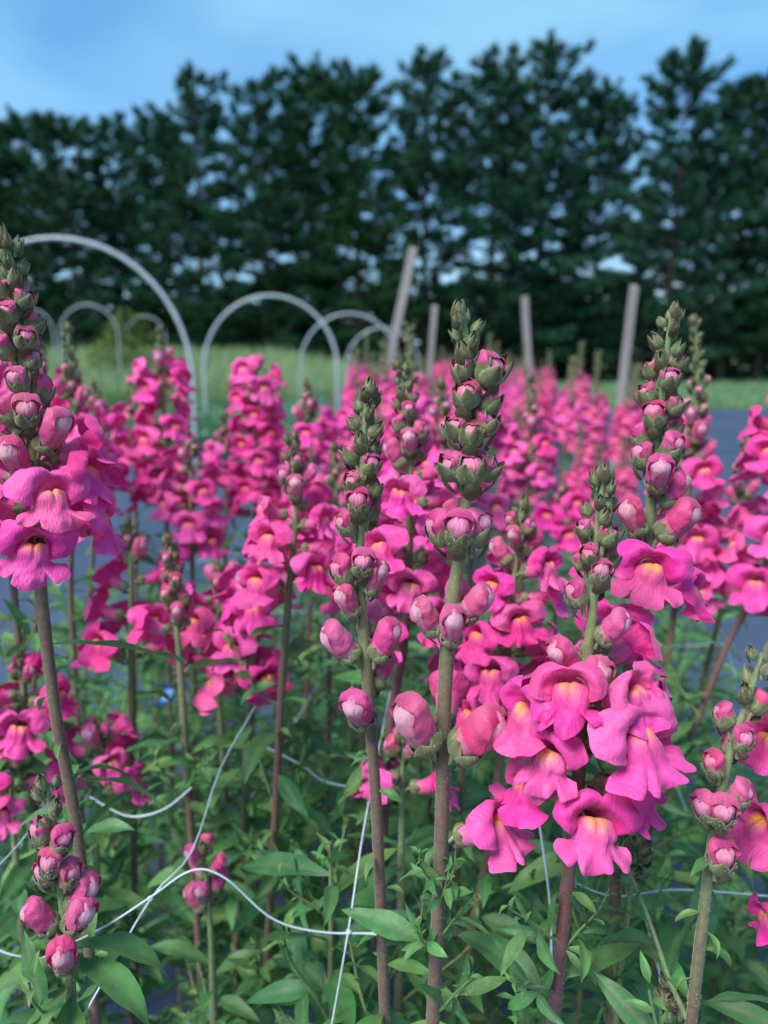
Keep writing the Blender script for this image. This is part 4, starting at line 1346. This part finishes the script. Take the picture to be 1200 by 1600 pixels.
rgb = random.Random(31)
cnt = 0
y = 1.22
while y < 15 and cnt < 215:
    step = 0.15 if y < 2.5 else (0.22 if y < 5 else 0.42)
    sx = 0.15 if y < 2.5 else (0.17 if y < 5 else 0.21)
    off = -0.58 + rgb.uniform(0, .08)
    while off < 0.60:
        px_ = bed_x(y, off) + rgb.uniform(-.04, .04); py_ = y + rgb.uniform(-.06, .06)
        lim = -0.18 - 0.17 * min(2.0, y - 1.2) + rgb.uniform(-.05, .05)
        bare = off < lim or (y < 1.6 and off > 0.10) or (y < 2.6 and off > 0.08 and rgb.random() < 0.45) or (y < 1.9 and off > 0.42) or rgb.random() < 0.12
        if not bare and abs(px_) < 0.54 * py_ + 0.12 and cnt < 215 and all((px_ - a) ** 2 + (py_ - b) ** 2 > 0.07 ** 2 for a, b in taken):
            edge = off > (0.10 if y < 2.6 else 0.30)
            k = rgb.choice((4, 4, 2, 5, 1)) if edge else rgb.choice((0, 1, 3, 5, 2, 5, 4, 3))
            h = (rgb.uniform(0.80, 1.08) if not edge else rgb.uniform(0.78, 1.04)) + 0.07 * min(1.0, max(0.0, (y - 1.8) / 2.0))
            zone = ('pink spike just behind the front ranks', 'snapdragons in the middle of the bed') if y < 2.5 else \
                   ('small pink spike around the stakes', 'snapdragons around the stakes') if y < 6 else \
                   ('tiny blurred pink spike at the far bed end', 'snapdragons at the far end of the bed')
            look = ('fully open', 'nearly full', 'half open', 'densely open', 'mostly unopened', 'open')[k]
            side = 'at the left edge' if off < lim + 0.13 else 'at the right edge' if off > 0.40 else 'left of centre' if off < 0.0 else 'right of centre'
            t = thing('snapdragon_plant', (px_, py_, 0), look + ' ' + zone[0] + ', ' + side, 'flower', zone[1])
            t.rotation_euler = (rgb.uniform(-.05, .05), rgb.uniform(-.07, .07), rgb.uniform(0, 6.28))
            t.scale = (1, 1, h)
            for nm, me in zip(('stem', 'flower_spike', 'foliage'), FAR[k]):
                obj(nm, me, t)
            cnt += 1
        off += sx
    y += step

# ------------------------------------------------------------------ support netting
M_CORD = mat_plain('white_netting_plastic', (0.36, 0.45, 0.50), 0.3, (0.50, 0.58, 0.62), scale=60, spec=0.6)
net = thing('support_netting', (0, 0.5, 0.6), 'white plastic support netting stretched through the leaves of the bed', 'netting')


def cord(pts, r=0.0008, n=24):
    r *= 0.78
    P = catmull([Vector(q) - Vector((0, 0.5, 0.6)) for q in pts], n)
    obj('cord', MB().tube(P, lambda t: r, lambda t: (.6, .6, .6), seg=6).mesh('cord', [M_CORD]), net)


def pxc(*q):
    return [at(*a) for a in q]


cord(pxc((100, 1640, .36), (135, 1580, .375), (235, 1405, .42), (300, 1330, .45), (345, 1200, .53), (402, 1098, .60), (450, 1010, .68)))
cord(pxc((60, 1500, .37), (165, 1447, .40), (235, 1402, .412), (300, 1360, .42), (352, 1372, .42), (425, 1435, .42), (500, 1456, .42), (585, 1458, .42)), 0.0009, 40)
cord(pxc((-30, 1470, .39), (20, 1492, .39), (90, 1500, .40)), 0.0009)
cord(pxc((-40, 1390, .42), (20, 1330, .46), (60, 1280, .50)))
cord(pxc((515, 1620, .40), (545, 1450, .42), (566, 1310, .46), (590, 1180, .53), (610, 1080, .62)))
cord(pxc((560, 1458, .42), (620, 1464, .42), (690, 1480, .43)), 0.0008)
cord(pxc((400, 1160, .60), (470, 1195, .60), (505, 1220, .60), (560, 1232, .60)), 0.0012)
cord(pxc((140, 1245, .56), (200, 1275, .56), (255, 1265, .56), (300, 1230, .56)), 0.0011)
cord(pxc((840, 1270, .45), (858, 1400, .42), (862, 1500, .40), (866, 1620, .38)), 0.0010)
cord(pxc((950, 1230, .52), (985, 1350, .48), (1020, 1480, .44), (1050, 1600, .41)), 0.0009)
cord(pxc((1090, 900, .95), (1120, 960, .85), (1150, 1060, .74)), 0.0012)
cord(pxc((900, 1380, .46), (960, 1400, .46), (1060, 1390, .47), (1200, 1400, .47)), 0.0008)
for kp in ((235, 1404, .418), (545, 1456, .42), (402, 1099, .60)):
    kb = MB()
    c_ = at(*kp) - Vector((0, 0.5, 0.6))
    kb.grid(8, 6, lambda u, v: (c_ + Vector((math.sin(math.pi * v) * math.cos(2 * math.pi * u) * 0.0021, math.sin(math.pi * v) * math.sin(2 * math.pi * u) * 0.0021, math.cos(math.pi * v) * 0.0018)), (.6, .6, .6)), closed_u=True)
    obj('knot', kb.mesh('knot', [M_CORD]), net)
# the rest of the net behind
rgn = random.Random(4)
for k in range(5):
    off = -0.5 + 0.22 * k
    cord([(bed_x(yy, off) + rgn.uniform(-.01, .01), yy, 0.56 + rgn.uniform(-.02, .02)) for yy in (0.7, 1.1, 1.6, 2.2, 3.0)], 0.0009)
for k in range(4):
    yy = 1.12 + 0.25 * k
    cord([(bed_x(yy, o) + rgn.uniform(-.01, .01), yy + rgn.uniform(-.02, .02), 0.56 + rgn.uniform(-.025, .025)) for o in (-.55, -.3, 0, .3, .55)], 0.0009)

# scrap of blue ribbon caught among the stems
M_BLUE = mat_plain('blue_plastic', (0.02, 0.16, 0.55), 0.35, (0.03, 0.22, 0.65), scale=40)
c0 = at(247, 1084, 0.85)
rb = MB()
rb.grid(2, 10, lambda u, v: (Vector(((u - .5) * 0.010 + 0.012 * math.sin(v * 4), 0.006 * math.sin(v * 7), -0.03 * v + 0.012)), (.1, .2, .6)))
o = obj('plastic_ribbon', rb.mesh('plastic_ribbon', [M_BLUE]), None, Matrix.Translation(c0))
o['label'] = 'small bright blue plastic ribbon caught between the stems'; o['category'] = 'ribbon'
